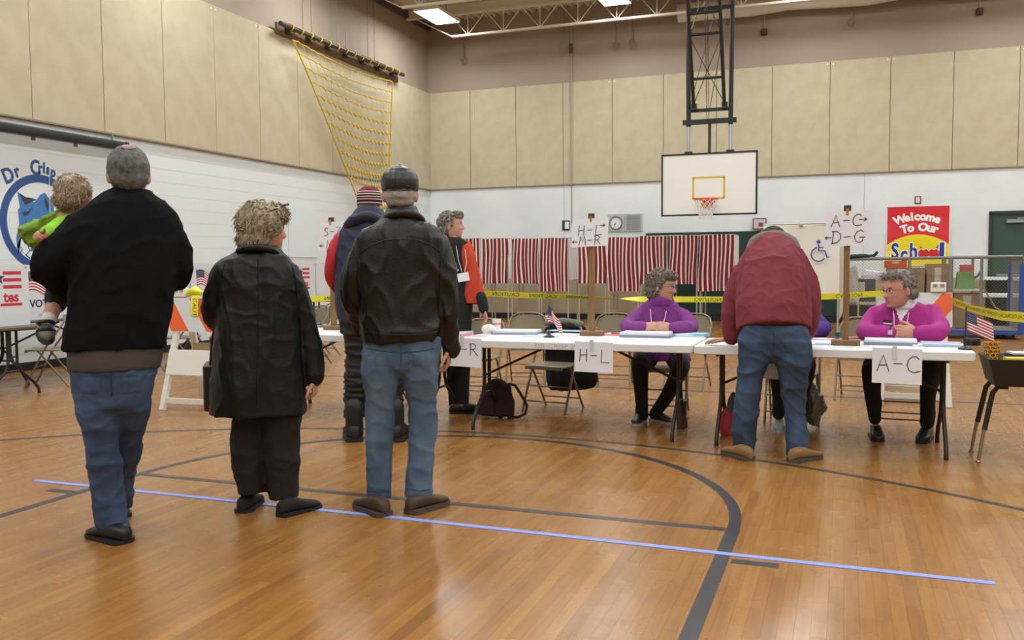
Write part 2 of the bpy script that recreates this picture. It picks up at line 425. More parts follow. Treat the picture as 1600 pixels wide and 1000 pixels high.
# ------------------------------------------------------------------ figures
def vnoise(p, freq, seed, n=7, stretch=(1, 1, 1)):
    r = np.random.RandomState(seed); q = p*np.array(stretch); o = np.zeros(len(p))
    for i in range(n):
        k = r.normal(size=3); k = k/np.linalg.norm(k)*freq*r.uniform(.6, 1.6); o += np.sin(q@k+r.uniform(0, 6.28))
    return o/math.sqrt(n)
class Soft(MB):
    """overlapping closed shapes, later fused into one skin"""
    def loft(s, rings, n=28, e=2.3):          # rings: (cx, cy, z, hx, hy)
        vs = []
        for (cx, cy, z, hx, hy) in rings:
            for j in range(n):
                a = 2*PI*j/n; c, d = math.cos(a), math.sin(a)
                vs.append((cx+hx*math.copysign(abs(c)**(2/e), c), cy+hy*math.copysign(abs(d)**(2/e), d), z))
        k = len(rings); fs = []
        up = rings[-1][2] > rings[0][2]
        for i in range(k-1):
            for j in range(n):
                f = (i*n+j, i*n+(j+1) % n, (i+1)*n+(j+1) % n, (i+1)*n+j); fs.append(f if up else f[::-1])
        f0_, f1_ = tuple(range(n)), tuple(range((k-1)*n, k*n))
        fs += [f0_[::-1], f1_] if up else [f0_, f1_[::-1]]
        return s.add(vs, fs)
    def limb(s, pts, rad, side=None, n=16, sub=4, round_=(True, True)):
        pts = [Vector(p) for p in pts]; rad = [r if isinstance(r, tuple) else (r, r) for r in rad]
        P_, R_ = [], []
        k = len(pts)
        for i in range(k-1):
            p0, p1, p2, p3 = pts[max(i-1, 0)], pts[i], pts[i+1], pts[min(i+2, k-1)]
            for q in range(sub):
                t = q/sub
                P_.append(.5*((2*p1)+(p2-p0)*t+(2*p0-5*p1+4*p2-p3)*t*t+(3*p1-p0-3*p2+p3)*t**3))
                R_.append(tuple(rad[i][m]*(1-t)+rad[i+1][m]*t for m in (0, 1)))
        P_.append(pts[-1]); R_.append(rad[-1])
        if round_[0]:
            d = (P_[0]-P_[1]).normalized(); r = min(R_[0]); P_.insert(0, P_[0]+d*r*.5); R_.insert(0, tuple(v*.82 for v in R_[0])); P_.insert(0, P_[0]+d*r*.33); R_.insert(0, tuple(v*.45 for v in R_[1]))
        if round_[1]:
            d = (P_[-1]-P_[-2]).normalized(); r = min(R_[-1]); a = R_[-1]; P_.append(P_[-1]+d*r*.5); R_.append(tuple(v*.82 for v in a)); P_.append(P_[-1]+d*r*.33); R_.append(tuple(v*.45 for v in a))
        prev = Vector(side) if side is not None else None; vs = []; k = len(P_)
        for i in range(k):
            t = (P_[min(i+1, k-1)]-P_[max(i-1, 0)]).normalized()
            x = prev if prev is not None else (Vector((1, 0, 0)) if abs(t.x) < .8 else Vector((0, 1, 0)))
            x = (x-t*x.dot(t)); x = x.normalized() if x.length > 1e-5 else t.orthogonal().normalized()
            if side is None: prev = x
            y = t.cross(x)
            for j in range(n):
                a = 2*PI*j/n; vs.append(P_[i]+x*(math.cos(a)*R_[i][0])+y*(math.sin(a)*R_[i][1]))
        fs = [(i*n+j, i*n+(j+1) % n, (i+1)*n+(j+1) % n, (i+1)*n+j) for i in range(k-1) for j in range(n)]
        fs += [tuple(range(n))[::-1], tuple(range((k-1)*n, k*n))]
        return s.add(vs, fs)
    def ball(s, c, r, R=None, n=12, m=8):
        if not isinstance(r, (tuple, list)): r = (r, r, r)
        vs = []; fs = []
        for i in range(m+1):
            th = PI*(i+.02)/(m+.04)
            for j in range(n):
                a = 2*PI*j/n; p = Vector((r[0]*math.sin(th)*math.cos(a), r[1]*math.sin(th)*math.sin(a), -r[2]*math.cos(th)))
                if R is not None: p = R @ p
                vs.append(p+Vector(c))
        fs = [(i*n+j, i*n+(j+1) % n, (i+1)*n+(j+1) % n, (i+1)*n+j) for i in range(m) for j in range(n)]
        fs += [tuple(range(n))[::-1], tuple(range(m*n, m*n+n))]
        return s.add(vs, fs)
    def fuse(s, voxel, smooth=3, dec=None):
        me = bpy.data.meshes.new('f'); me.from_pydata(s.v, [], s.f); o = bpy.data.objects.new('f', me); COL.objects.link(o)
        m = o.modifiers.new('r', 'REMESH'); m.mode = 'VOXEL'; m.voxel_size = voxel
        if smooth:
            m = o.modifiers.new('s', 'SMOOTH'); m.iterations = smooth; m.factor = .5
        if dec:
            m = o.modifiers.new('d', 'DECIMATE'); m.ratio = dec
        dg = bpy.context.evaluated_depsgraph_get(); m2 = bpy.data.meshes.new_from_object(o.evaluated_get(dg))
        bpy.data.objects.remove(o); bpy.data.meshes.remove(me)
        return m2
def coords(me):
    a = np.empty(len(me.vertices)*3); me.vertices.foreach_get('co', a); return a.reshape(-1, 3)
def normals(me):
    a = np.empty(len(me.vertices)*3); me.vertices.foreach_get('normal', a); return a.reshape(-1, 3)
def setco(me, a): me.vertices.foreach_set('co', a.ravel()); me.update()
def put(me, name, mats, parent):
    me.name = name
    me.materials.clear()
    for m in (mats if isinstance(mats, (list, tuple)) else [mats]): me.materials.append(m)
    me.polygons.foreach_set('use_smooth', [True]*len(me.polygons)); me.update()
    o = bpy.data.objects.new(name, me); COL.objects.link(o)
    if parent is not None: o.parent = parent
    return o
def cloth(soft, name, m, parent, voxel=.012, smooth=4, amp=.006, freq=18, seed=1, stretch=(1, 1, .45), amp2=None, freq2=None, stretch2=(1, 1, 1), band=None):
    me = soft.fuse(voxel, smooth)
    c = coords(me); nn = normals(me)
    wp_ = c+np.stack([vnoise(c, 7, seed+k, 4) for k in (11, 12, 13)], 1)*.035
    def ridge(f, sd, st): return np.clip(1-np.abs(vnoise(wp_, f, sd, 5, stretch=st))*1.1, 0, 1)**2-.38
    d = ridge(freq, seed, stretch)*amp*1.5*(.45+.75*np.clip(.5+vnoise(c, 5, seed+3, 4)*.6, 0, 1))
    if amp2: d = d+ridge(freq2, seed+5, stretch2)*amp2*1.5
    if band is not None: d = d*band(c)
    c = c+nn*d[:, None]
    setco(me, c)
    return put(me, name, m, parent)
# head ---------------------------------------------------------
HZ = [-.120, -.114, -.104, -.085, -.062, -.035, -.010, .02, .05, .075, .096, .110, .117]
HW = [.012, .030, .044, .055, .064, .071, .0745, .0765, .0755, .068, .053, .033, .010]
HF = [.052, .070, .079, .083, .085, .088, .0895, .093, .090, .079, .060, .038, .012]
HB = [.005, .012, .022, .040, .064, .083, .096, .102, .101, .092, .072, .046, .015]
def head_verts(nz=44, na=56):
    vs = []; z = np.linspace(0, 1, nz); zz = np.interp(z, np.linspace(0, 1, 13), HZ)
    g = lambda x, m, s: np.exp(-((x-m)/s)**2)
    for q in zz:
        w_, f_, b_ = (np.interp(q, HZ, t) for t in (HW, HF, HB))
        for j in range(na):
            a = 2*PI*j/na; c, d = math.cos(a), math.sin(a); e = 2.25
            x = w_*math.copysign(abs(c)**(2/e), c); y = (f_ if d > 0 else b_)*math.copysign(abs(d)**(2/e), d)
            if y > .02:
                ax = abs(x)
                dy = 0
                dy += .004*g(q, .022, .011)*g(ax, .028, .024)
                dy -= .0115*g(q, .0, .013)*g(ax, .031, .017)
                nw = np.interp(q, [-.05, -.038, -.012, .012], [.012, .0155, .010, .008])
                nh = np.interp(q, [-.058, -.046, -.036, -.012, .012, .02], [0, .017, .030, .016, .006, 0])
                dy += nh*g(x, 0, nw)
                dy += .005*g(q, -.064, .005)*g(x, 0, .021)+.0055*g(q, -.076, .006)*g(x, 0, .018)-.003*g(q, -.070, .0025)*g(x, 0, .022)
                dy += .006*g(q, -.104, .012)*g(x, 0, .017)-.003*g(q, -.089, .006)*g(x, 0, .02)
                dy += .005*g(q, -.030, .016)*g(ax, .042, .015)
                y += dy
            vs.append((x, y, q))
    fs = [(i*na+j, i*na+(j+1) % na, (i+1)*na+(j+1) % na, (i+1)*na+j) for i in range(nz-1) for j in range(na)]
    fs += [tuple(range(na))[::-1], tuple(range((nz-1)*na, nz*na))]
    return vs, fs
HEADV, HEADF = head_verts()
class Fig:
    def __init__(s, px=None, py=None, world=None):
        P = ground(px, py) if world is None else np.array([world[0], world[1], 0.0])
        s.P = P; d = P-CAM; d[2] = 0; s.D = np.linalg.norm(d); s.Fd = d/s.D; s.Rt = np.array([s.Fd[1], -s.Fd[0], 0])
        s.rz = math.atan2(s.Rt[1], s.Rt[0]); s.s = project(P+np.array([0, 0, 1]))[2]/F
    def p(s, x, y, d=0.0):
        W = onplane(x, y, s.P+s.Fd*d, s.Fd); q = W-s.P
        return Vector((q@s.Rt, q@s.Fd, W[2]))
    def local(s, W):
        q = np.array(W)-s.P; return Vector((q@s.Rt, q@s.Fd, W[2]))
    def rows(s, soft, rows, n=28, e=2.3):
        rg = []
        for (y, xl, xr, d, hy) in rows:
            a, b = s.p(xl, y, d), s.p(xr, y, d); hx = (b.x-a.x)/2
            rg.append(((a.x+b.x)/2, d, (a.z+b.z)/2, hx, hx*hy if hy > .3 else hy))
        soft.loft(rg, n, e)
    def limb(s, soft, pts, side=None, round_=(True, True), n=16, k=1.0):
        soft.limb([s.p(x, y, d) for x, y, d, r in pts], [(r[0]*s.s*k, r[1]*s.s*k) if isinstance(r, tuple) else r*s.s*k for x, y, d, r in pts], side, n, 4, round_)
SKINM = mat('skin', '#c0917c', .5, attr='tint', spec=.35)
EYEW = mat('eye_white', '#dcd7d0', .2); IRIS = mat('dark_iris', '#2c2620', .15)
def paint(o, fn):
    me = o.data; c = coords(me); col = np.ones((len(c), 4)); fn(c, col)
    a = me.color_attributes.new('tint', 'FLOAT_COLOR', 'POINT'); a.data.foreach_set('color', col.ravel())
def hand(soft, wrist, d, nrm, side, curl=(.3, .5, .4), sc_=1.0, thumb=(.6, .7, .35), spread=.05):
    d = Vector(d).normalized(); nrm = Vector(nrm); nrm = (nrm-d*nrm.dot(d)).normalized(); x = d.cross(nrm)*side; W = Vector(wrist); k = sc_
    soft.limb([W-d*.01*k, W+d*.03*k, W+d*.07*k, W+d*.092*k], [(.026*k, .018*k), (.037*k, .016*k), (.041*k, .014*k), (.038*k, .011*k)], side=x, n=14)
    for i, (off, l) in enumerate(((.030, .92), (.0105, 1.0), (-.010, .94), (-.029, .76))):
        p = W+d*(.088-.004*abs(i-1))*k+x*off*k; dd = (d+x*off*spread*20).normalized(); A = 0; pts = [p-d*.02*k, p]
        for L_, cu in zip((.042, .027, .022), curl):
            A += cu; v = dd*math.cos(A)+nrm*math.sin(A); p = p+v*L_*l*k; pts.append(p)
        soft.limb(pts, [.0085*k, .0092*k, .0085*k, .0078*k, .006*k], n=8, sub=2)
    p = W+d*.025*k+x*.026*k; v = (d*thumb[0]+x*thumb[1]+nrm*thumb[2]).normalized(); v2 = (v+d*.5).normalized()
    soft.limb([p-x*.012*k, p, p+v*.04*k, p+v*.04*k+v2*.03*k, p+v*.04*k+v2*.052*k], [.013*k, .0135*k, .0105*k, .0095*k, .007*k], n=8, sub=2)
def person(fig, label, head=None, neck=None, hands=(), core=(), skin=(1, 1, 1), group=None, name='person', hs=1.0, face=True):
    """head=(centre local, yaw, pitch, roll); neck=[points],[radii]; hands = callables(soft); core = callables(soft): limbs under the clothes"""
    parts = []
    Rh = None
    if head:
        c, yw, pt, rl = head
        Rh = (Euler((0, 0, yw)).to_matrix() @ Euler((pt, 0, 0)).to_matrix() @ Euler((0, rl, 0)).to_matrix())
        s_ = Soft(); s_.add([Rh @ (Vector(v)*hs)+Vector(c) for v in HEADV], HEADF)
        for e in (-1, 1):
            s_.ball(Rh @ (Vector((e*.079, -.012, -.012))*hs)+Vector(c), (.009*hs, .019*hs, .031*hs), Rh @ Euler((-.2, 0, e*-.35)).to_matrix())
        if neck: s_.limb(neck[0], neck[1], n=16)
        me = s_.fuse(.0048, 1); parts.append(me)
    for h in hands:
        s_ = Soft(); h(s_); parts.append(s_.fuse(.0042, 1))
    if core:
        s_ = Soft()
        for c_ in core: c_(s_)
        parts.append(s_.fuse(.016, 2))
    V, Fs = [], []
    for me in parts:
        o = len(V); V += [tuple(v.co) for v in me.vertices]; Fs += [tuple(i+o for i in p.vertices) for p in me.polygons]; bpy.data.meshes.remove(me)
    me = bpy.data.meshes.new(name); me.from_pydata(V, [], Fs)
    ob = put(me, name, SKINM, None); ob.location = (fig.P[0], fig.P[1], 0); ob.rotation_euler = (0, 0, fig.rz)
    tag(ob, label, 'person', group)
    def pf(co, col):
        col[:, 0] *= skin[0]; col[:, 1] *= skin[1]; col[:, 2] *= skin[2]
        if head:
            L_ = (co-np.array(head[0]))@np.array(Rh)/hs
            g = lambda a, m, s: np.exp(-((a-m)/s)**2)
            fr = (L_[:, 1] > .045) & (np.abs(L_[:, 0]) < .075)
            lip = (g(L_[:, 2], -.070, .009)*g(L_[:, 0], 0, .026))*fr
            ck = (g(L_[:, 2], -.03, .025)*g(np.abs(L_[:, 0]), .045, .02))*fr
            br = (g(L_[:, 2], .021, .005)*g(np.abs(L_[:, 0]), .032, .017))*fr
            ns = g(L_[:, 2], -.036, .014)*g(L_[:, 0], 0, .014)*fr
            for ch, (a, b, c_, e) in enumerate(((.78, 1.06, .50, 1.05), (.42, .86, .47, .88), (.45, .86, .45, .86))):
                col[:, ch] *= (1+(a-1)*lip)*(1+(b-1)*ck)*(1+(c_-1)*br)*(1+(e-1)*ns)
    paint(ob, pf)
    if head and face:
        for e in (-1, 1):
            s_ = Soft(); s_.mi = 0; s_.ball((0, 0, 0), .0115*hs, n=14, m=10)
            s_.m = [1 if (Vector(s_.v[f[0]])+Vector(s_.v[f[2]])).normalized().y > .86 else 0 for f in s_.f]
            s_.v = [tuple(Rh @ (Vector(v)+Vector((e*.031, .0765, 0))*hs)+Vector(head[0])) for v in s_.v]
            s_.build('eye', [EYEW, IRIS], ob)
            # upper lid
            l_ = Soft(); l_.limb([Rh @ (Vector((e*.031+q*.015, .0865-abs(q)*.006, .0075-q*q*.004))*hs)+Vector(head[0]) for q in (-1, -.5, 0, .5, 1)], [.0025*hs, .0035*hs, .004*hs, .0035*hs, .0025*hs], n=6, sub=2)
            l_.build('eyelid', mat('lid_skin', '#a9705a', .5), ob)
    ob2 = ob
    return ob2, Rh
def headpt(head, Rh, hs=1.0): return lambda x, y, z: Rh @ (Vector((x, y, z))*hs)+Vector(head[0])
def hair(parent, H_, ells, m, curls=0, cr=(.007, .012), seed=1, amp=.003, freq=90, voxel=.006, face_zone=None, strands=0, slen=.03, hs=1.0, Rh=None, stretch=(1, 1, 1), lift=.35, name='hair'):
    """fused base volume with combed relief, plus locks: curls = open rings lying on it, strands = locks following the surface"""
    s_ = Soft(); r = random.Random(seed)
    for (x, y, z, a, b, c) in ells: s_.ball(H_(x, y, z), (a*hs, b*hs, c*hs), Rh, 20, 14)
    k = 0; st = MB(); tries = 0
    while k < curls+strands and tries < 9000:
        tries += 1
        x, y, z, a, b, c = ells[r.randrange(len(ells))]
        u = Vector((r.gauss(0, 1), r.gauss(0, 1), r.gauss(0, 1))).normalized(); p = Vector((x+u.x*a, y+u.y*b, z+u.z*c))
        if any(((p[0]-q[0])/q[3])**2+((p[1]-q[1])/q[4])**2+((p[2]-q[2])/q[5])**2 < .85 for q in ells): continue
        if face_zone and face_zone(*p): continue
        nrm = Vector((u.x/a, u.y/b, u.z/c)).normalized()
        if k < curls:
            ra = r.uniform(*cr); t1 = (nrm.cross(Vector((r.gauss(0, 1), r.gauss(0, 1), r.gauss(0, 1))))).normalized(); t2 = nrm.cross(t1); t1 = (t1+nrm*r.uniform(-.2, .7)).normalized(); a0 = r.uniform(0, 6)
            pts = [p+nrm*.002+t1*ra*math.cos(a0+q*.72)+t2*ra*math.sin(a0+q*.72)+nrm*q*.0008 for q in range(8)]
            st.tube([H_(*q) for q in pts], [.0018*hs]+[.0042*hs]*6+[.0015*hs], 5, cap=False)
        else:
            dn = Vector((r.gauss(0, .45), r.gauss(-.25, .45), -1)); tg = (dn-nrm*dn.dot(nrm)).normalized(); q = slen*r.uniform(.6, 1.3)
            d2 = (tg+nrm*r.uniform(-.1, lift)+Vector((r.gauss(0, .35), r.gauss(0, .35), r.gauss(0, .35)))*.6).normalized()
            p0 = p-nrm*.003; p1 = p0+(tg+nrm*lift*.5)*q*.5; p2_ = p1+d2*q*.55
            st.tube([H_(*p0), H_(*p1), H_(*p2_)], [.0028*hs, .0026*hs, .0006], 4, cap=False)
        k += 1
    me = s_.fuse(voxel, 1); c = coords(me); nn = normals(me)
    c = c+nn*(amp*(1-1.6*np.abs(vnoise(c, freq, seed, stretch=stretch))))[:, None]; setco(me, c)
    if st.v:
        V = [tuple(v.co) for v in me.vertices]; o = len(V); Fs = [tuple(p.vertices) for p in me.polygons]+[tuple(i+o for i in f) for f in st.f]
        m3 = bpy.data.meshes.new('h'); m3.from_pydata(V+st.v, [], Fs); bpy.data.meshes.remove(me); me = m3
    return put(me, name, m, parent)
def glasses(parent, H_, m, hs=1.0, lens=True):
    mb = MB()
    for e in (-1, 1):
        pts = [H_(e*.033+.024*math.cos(a)*(1 if True else 1), .094-.012*abs(math.cos(a)*.5+e*.5)*.6, -.002+.017*math.sin(a)) for a in [2*PI*i/16 for i in range(16)]]
        mb.tube(pts, .0016, 5, closed=True)
        mb.tube([H_(e*.056, .088, .004), H_(e*.078, .06, .004), H_(e*.083, -.01, .002), H_(e*.083, -.02, -.012)], .0016, 5)
    mb.tube([H_(-.009, .096, .002), H_(0, .099, .004), H_(.009, .096, .002)], .0016, 5)
    return mb.build('glasses', m, parent)
def shoe(parent, loc, yaw, L_=.29, W_=.10, Hh=.085, m=None, sm=None, heel=.02, tip=0.0, name='shoe', ankle=True):
    Rz = Euler((0, 0, yaw)).to_matrix()
    prof = [(-.022, .16, .55), (-.012, .28, .82), (.01, .36, 1.0), (.05, .38, 1.08), (.09, .39, 1.1), (.13, .39, .98), (.165, .42, .80), (.20, .46, .66), (.235, .46, .56), (.262, .38, .47), (.28, .27, .36), (.29, .10, .2)]
    n = 20; vs = []; k = L_/.29
    for (y, w_, h) in prof:
        for j in range(n):
            a = 2*PI*j/n; cx, cz = math.cos(a), math.sin(a)
            x = W_*w_*1.05*math.copysign(abs(cx)**.75, cx); z = Hh*h*.5*(1+math.copysign(abs(cz)**.8, cz))
            vs.append(Rz @ Vector((x, (y-.02)*k, heel*.7+z*.86))+Vector(loc))
    fs = [(i*n+j, (i+1)*n+j, (i+1)*n+(j+1) % n, i*n+(j+1) % n) for i in range(len(prof)-1) for j in range(n)]
    fs += [tuple(range(n)), tuple(range((len(prof)-1)*n, len(prof)*n))[::-1]]
    mb = MB().add(vs, fs)
    o = mb.build(name, m, parent, True, ang=70)
    sb = MB(); out = [(-.055, .0), (-.05, -.03), (-.03, -.045), (0, -.05), (.03, -.045), (.05, -.03), (.055, 0), (.05, .08), (.052, .16), (.05, .21), (.038, .25), (.015, .272), (-.015, .272), (-.038, .25), (-.05, .21), (-.052, .16), (-.05, .08)]
    sb.prism([(x*W_/.1*.98, (y+.01)*k) for x, y in out], lambda a, b, t: Rz @ Vector((a, b, t))+Vector(loc), heel)
    sb.build('sole', sm, o, True)
    return o

from mathutils.bvhtree import BVHTree
def surf(ob):
    me = ob.data; return BVHTree.FromPolygons([tuple(v.co) for v in me.vertices], [tuple(p.vertices) for p in me.polygons])
def on_surf(fig, bvh, x, y, e=.002):
    o = fig.local(CAM); d = (fig.p(x, y, 0)-o).normalized(); h = bvh.ray_cast(o, d)
    return (h[0]-d*e) if h[0] is not None else None
def seam(fig, target, pts, m, parent, r=.0025, name='seam', bvh=None):
    b = bvh or surf(target); q = []
    for i in range(len(pts)-1):
        for k in range(6):
            t = k/6; s_ = on_surf(fig, b, pts[i][0]*(1-t)+pts[i+1][0]*t, pts[i][1]*(1-t)+pts[i+1][1]*t, r*.4)
            if s_ is not None: q.append(s_)
    if len(q) > 2: return MB().tube(q, r, 5).build(name, m, parent)
def patch(fig, target, quad, m, parent, name='pocket', bvh=None, th=.004):
    b = bvh or surf(target); mb = MB(); n = 8; P_ = {}
    for i in range(n+1):
        for j in range(n+1):
            u, v = i/n, j/n; x = (quad[0][0]*(1-u)+quad[1][0]*u)*(1-v)+(quad[3][0]*(1-u)+quad[2][0]*u)*v; y = (quad[0][1]*(1-u)+quad[1][1]*u)*(1-v)+(quad[3][1]*(1-u)+quad[2][1]*u)*v
            edge = i in (0, n) or j in (0, n); P_[i, j] = on_surf(fig, b, x, y, -.003 if edge else th)
    if any(p is None for p in P_.values()): return None
    mb.add([P_[i, j] for i in range(n+1) for j in range(n+1)], [(i*(n+1)+j, i*(n+1)+j+1, (i+1)*(n+1)+j+1, (i+1)*(n+1)+j) for i in range(n) for j in range(n)])
    return mb.build(name, m, parent)
# ------------------------------------------------------------------ cloth materials
FLEECE = mat('black_fleece', '#0d0e11', .95, sheen=.0, bump=.25, bscale=160, spec=.2)
GREYT = mat('charcoal_jersey', '#45413e', .9, bump=.15, bscale=200)
DENIM1 = mat('dark_blue_denim', '#293b55', .85, col2='#3f577b', scale=5, stretch=(1, 1, .6), bump=.12, bscale=220, lo=.38, hi=.68)
DENIM2 = mat('mid_blue_denim', '#40556e', .85, col2='#5a7089', scale=5, stretch=(1, 1, .6), bump=.12, bscale=220, lo=.38, hi=.68)
DENIM3 = mat('worn_blue_denim', '#273447', .85, col2='#3a5070', scale=5, stretch=(1, 1, .6), bump=.12, bscale=220, lo=.38, hi=.68)
LEATHER = mat('black_brown_leather', '#0f0c0b', .42, col2='#171311', scale=6, bump=.12, bscale=70, spec=.4)
COAT = mat('black_leather_coat', '#0b0b0b', .48, col2='#111111', scale=6, bump=.12, bscale=60, spec=.33)
CAPM = mat('black_cap_leather', '#1b1c1f', .35, bump=.1, bscale=80)
BROWNP = mat('dark_plum_trousers', '#1a1415', .85, bump=.1, bscale=150)
BLACKC = mat('black_cotton', '#101114', .85, bump=.1, bscale=150)
NAVY = mat('navy_parka_nylon', '#1b2440', .6, bump=.1, bscale=60)
REDN = mat('red_parka_nylon', '#b3202f', .6)
SNOWP = mat('black_snow_trousers', '#0e0f13', .6, bump=.2, bscale=30)
ORANGE = mat('orange_red_cardigan', '#b83a1e', .85, bump=.2, bscale=160)
PURPLE = mat('purple_chenille_sweater', '#78327f', .9, col2='#8a3f90', scale=60, stretch=(3, 3, .5), bump=.5, bscale=60)
MAROON = mat('maroon_jacket_cloth', '#6d222d', .85, col2='#762a35', scale=4, bump=.15, bscale=120)
MAGENTA = mat('magenta_knit_cardigan', '#a0247c', .85, bump=.15, bscale=200)
VIOLET = mat('dark_violet_sweater', '#43297e', .9, bump=.2, bscale=120)
WHITEC = mat('white_turtleneck_cotton', '#e6e4ea', .85)
GREEN = mat('olive_green_jacket', '#71901f', .8, col2='#5f7d1c', scale=12)
LIME = mat('lime_sleeve_cotton', '#86c42d', .8)
TAN = mat('tan_suede', '#8a6a42', .85, col2='#7a5c38', scale=14, bump=.1)
BRSH = mat('brown_leather_shoe', '#4a3626', .6, col2='#3b2b1f', scale=12)
BLSH = mat('black_shoe_leather', '#131313', .45)
SOLE = mat('black_rubber_sole', '#191817', .7); SOLEW = mat('pale_rubber_sole', '#b9b6b0', .6); SOLEG = mat('grey_brown_sole', '#4b4239', .7)
HGREY = mat('short_grey_hair', '#4b4a49', .75, col2='#6d6b69', scale=40, bump=.5, bscale=220)
HWHITE = mat('silver_hair', '#8f8a82', .75, col2='#a09a91', scale=40, bump=.3, bscale=220)
HBLOND = mat('ash_blond_hair', '#84755e', .7, col2='#b3a58a', scale=45, bump=.5, bscale=150)
HCURL = mat('grey_brown_curls', '#5d5346', .7, col2='#8b8272', scale=45, bump=.5, bscale=160)
HSALT = mat('salt_and_pepper_hair', '#5a544d', .7, col2='#9a938a', scale=40, bump=.5, bscale=160)
HBABY = mat('fine_blond_baby_hair', '#8f7d66', .75, col2='#b5a48a', scale=50, bump=.4, bscale=160)
GLASSM = mat('dark_spectacle_frame', '#4a3f38', .3, metal=.6)
LANYARD = mat('white_lanyard_cord', '#e8e2ec', .7); BADGE = mat('white_badge_card', '#e6e8ea', .5); INK = mat('black_marker_ink', '#1c1c20', .7)
def core_of(fig, arms, legs, torso):
    def fn(s):
        for a in arms: fig.limb(s, a, k=.55)
        for l in legs: s.limb([fig.p((xl+xr)/2, y, d) for y, xl, xr, d, h in l], [(xr-xl)/2*fig.s*.45 for y, xl, xr, d, h in l], round_=(False, False))
        if torso: s.limb([fig.p((xl+xr)/2, y, d) for y, xl, xr, d, h in torso[:-1]], [((xr-xl)/2*fig.s*.6, .07) for y, xl, xr, d, h in torso[:-1]], side=(1, 0, 0), round_=(True, False))
    return fn
def clothes(fig, ob, name, m, rows=(), limbs=(), seed=1, lrows=(), **k):
    s = Soft()
    if rows: fig.rows(s, rows)
    for l in lrows: fig.rows(s, l)
    for l in limbs: fig.limb(s, l)
    return cloth(s, name, m, ob, seed=seed, **k)
FOLD = dict(voxel=.0105, smooth=4, amp=.010, freq=17, stretch=(1, 1, .55), amp2=.004, freq2=36)
JFOLD = dict(voxel=.0105, smooth=4, amp=.009, freq=15, stretch=(.8, .8, 1.1), amp2=.0045, freq2=38, stretch2=(.7, .7, 1.3))
# 1 man in black fleece ------------------------------------------------
fg = Fig(178, 838)
rows = [(294, 173, 231, .02, .078), (304, 160, 243, .01, .09), (316, 140, 260, 0, .105), (332, 120, 277, 0, .12), (352, 104, 286, 0, .135), (385, 102, 286, 0, .15), (430, 104, 280, 0, .16), (480, 103, 270, 0, .165), (520, 99, 263, 0, .165), (544, 97, 260, 0, .16)]
arms = [[(252, 352, 0, 25), (275, 390, 0, 24), (279, 428, .02, 21), (262, 440, .22, 18), (235, 440, .32, 15)], [(130, 356, 0, 26), (94, 390, -.02, 25), (75, 419, 0, 25), (98, 445, .2, 20), (130, 430, .32, 16)]]
hip = [(562, 106, 249, 0, .14), (600, 108, 243, 0, .14), (630, 116, 235, 0, .125), (655, 130, 225, .02, .07)]
legs = [[(600, 112, 180, 0, .125), (640, 117, 184, 0, .115), (680, 128, 187, -.02, .9), (745, 138, 194, -.02, .95), (800, 146, 200, -.03, 1), (834, 156, 204, -.03, 1)], [(600, 168, 240, .02, .125), (640, 166, 234, .03, .11), (680, 168, 226, .1, .9), (750, 172, 213, .25, .9), (793, 176, 205, .38, .9)]]
hd = (fg.p(201, 273, .03), 0, -.03, 0)
ob, Rh = person(fg, 'man in black fleece and blue jeans seen from behind, carrying a toddler', hd, ([fg.p(202, 325, .0), fg.p(202, 300, .01), fg.p(201, 280, .03)], [.085, .068, .066]), core=[core_of(fg, arms, legs, rows)], hs=1.16, face=False)
clothes(fg, ob, 'fleece_jacket', FLEECE, rows, arms, 3, **FOLD)
clothes(fg, ob, 'shirt', GREYT, [(538, 103, 256, 0, .145), (560, 104, 254, 0, .15), (577, 105, 250, 0, .148)], seed=4, voxel=.012, amp=.005)
jn = clothes(fg, ob, 'jeans', DENIM1, hip, (), 5, legs, **JFOLD); b_ = surf(jn); DST1 = mat('navy_denim_stitch', '#1a2a42', .8)
for q in ([(122, 588), (160, 589), (158, 618), (125, 617)], [(187, 589), (224, 588), (222, 616), (189, 618)]): patch(fg, jn, q, DENIM1, jn, bvh=b_)
seam(fg, jn, [(173, 580), (174, 600), (175, 622)], DST1, jn, bvh=b_); seam(fg, jn, [(152, 826), (178, 829), (203, 826)], DST1, jn, bvh=b_)
H_ = headpt(hd, Rh, 1.16)
hair(ob, H_, [(0, -.014, .022, .087, .108, .096), (0, .008, .040, .085, .094, .088), (0, -.045, -.02, .077, .07, .06)], HGREY, amp=.002, freq=90, face_zone=None, Rh=Rh, hs=1.16)
sp = Soft(); sp.ball(H_(0, -.062, .1085), (.032, .028, .008), Rh @ Euler((.52, 0, 0)).to_matrix(), 18, 10); sp.build('bald_spot', mat('scalp_skin', '#877268', .5), ob)
l = fg.local(ground(192, 848)); shoe(ob, (l.x, l.y, 0), .62, .27, .11, .085, BLSH, SOLE)
l = fg.p(188, 800, .36); shoe(ob, (l.x, l.y, 0), .1, .29, .11, .085, BLSH, SOLE)
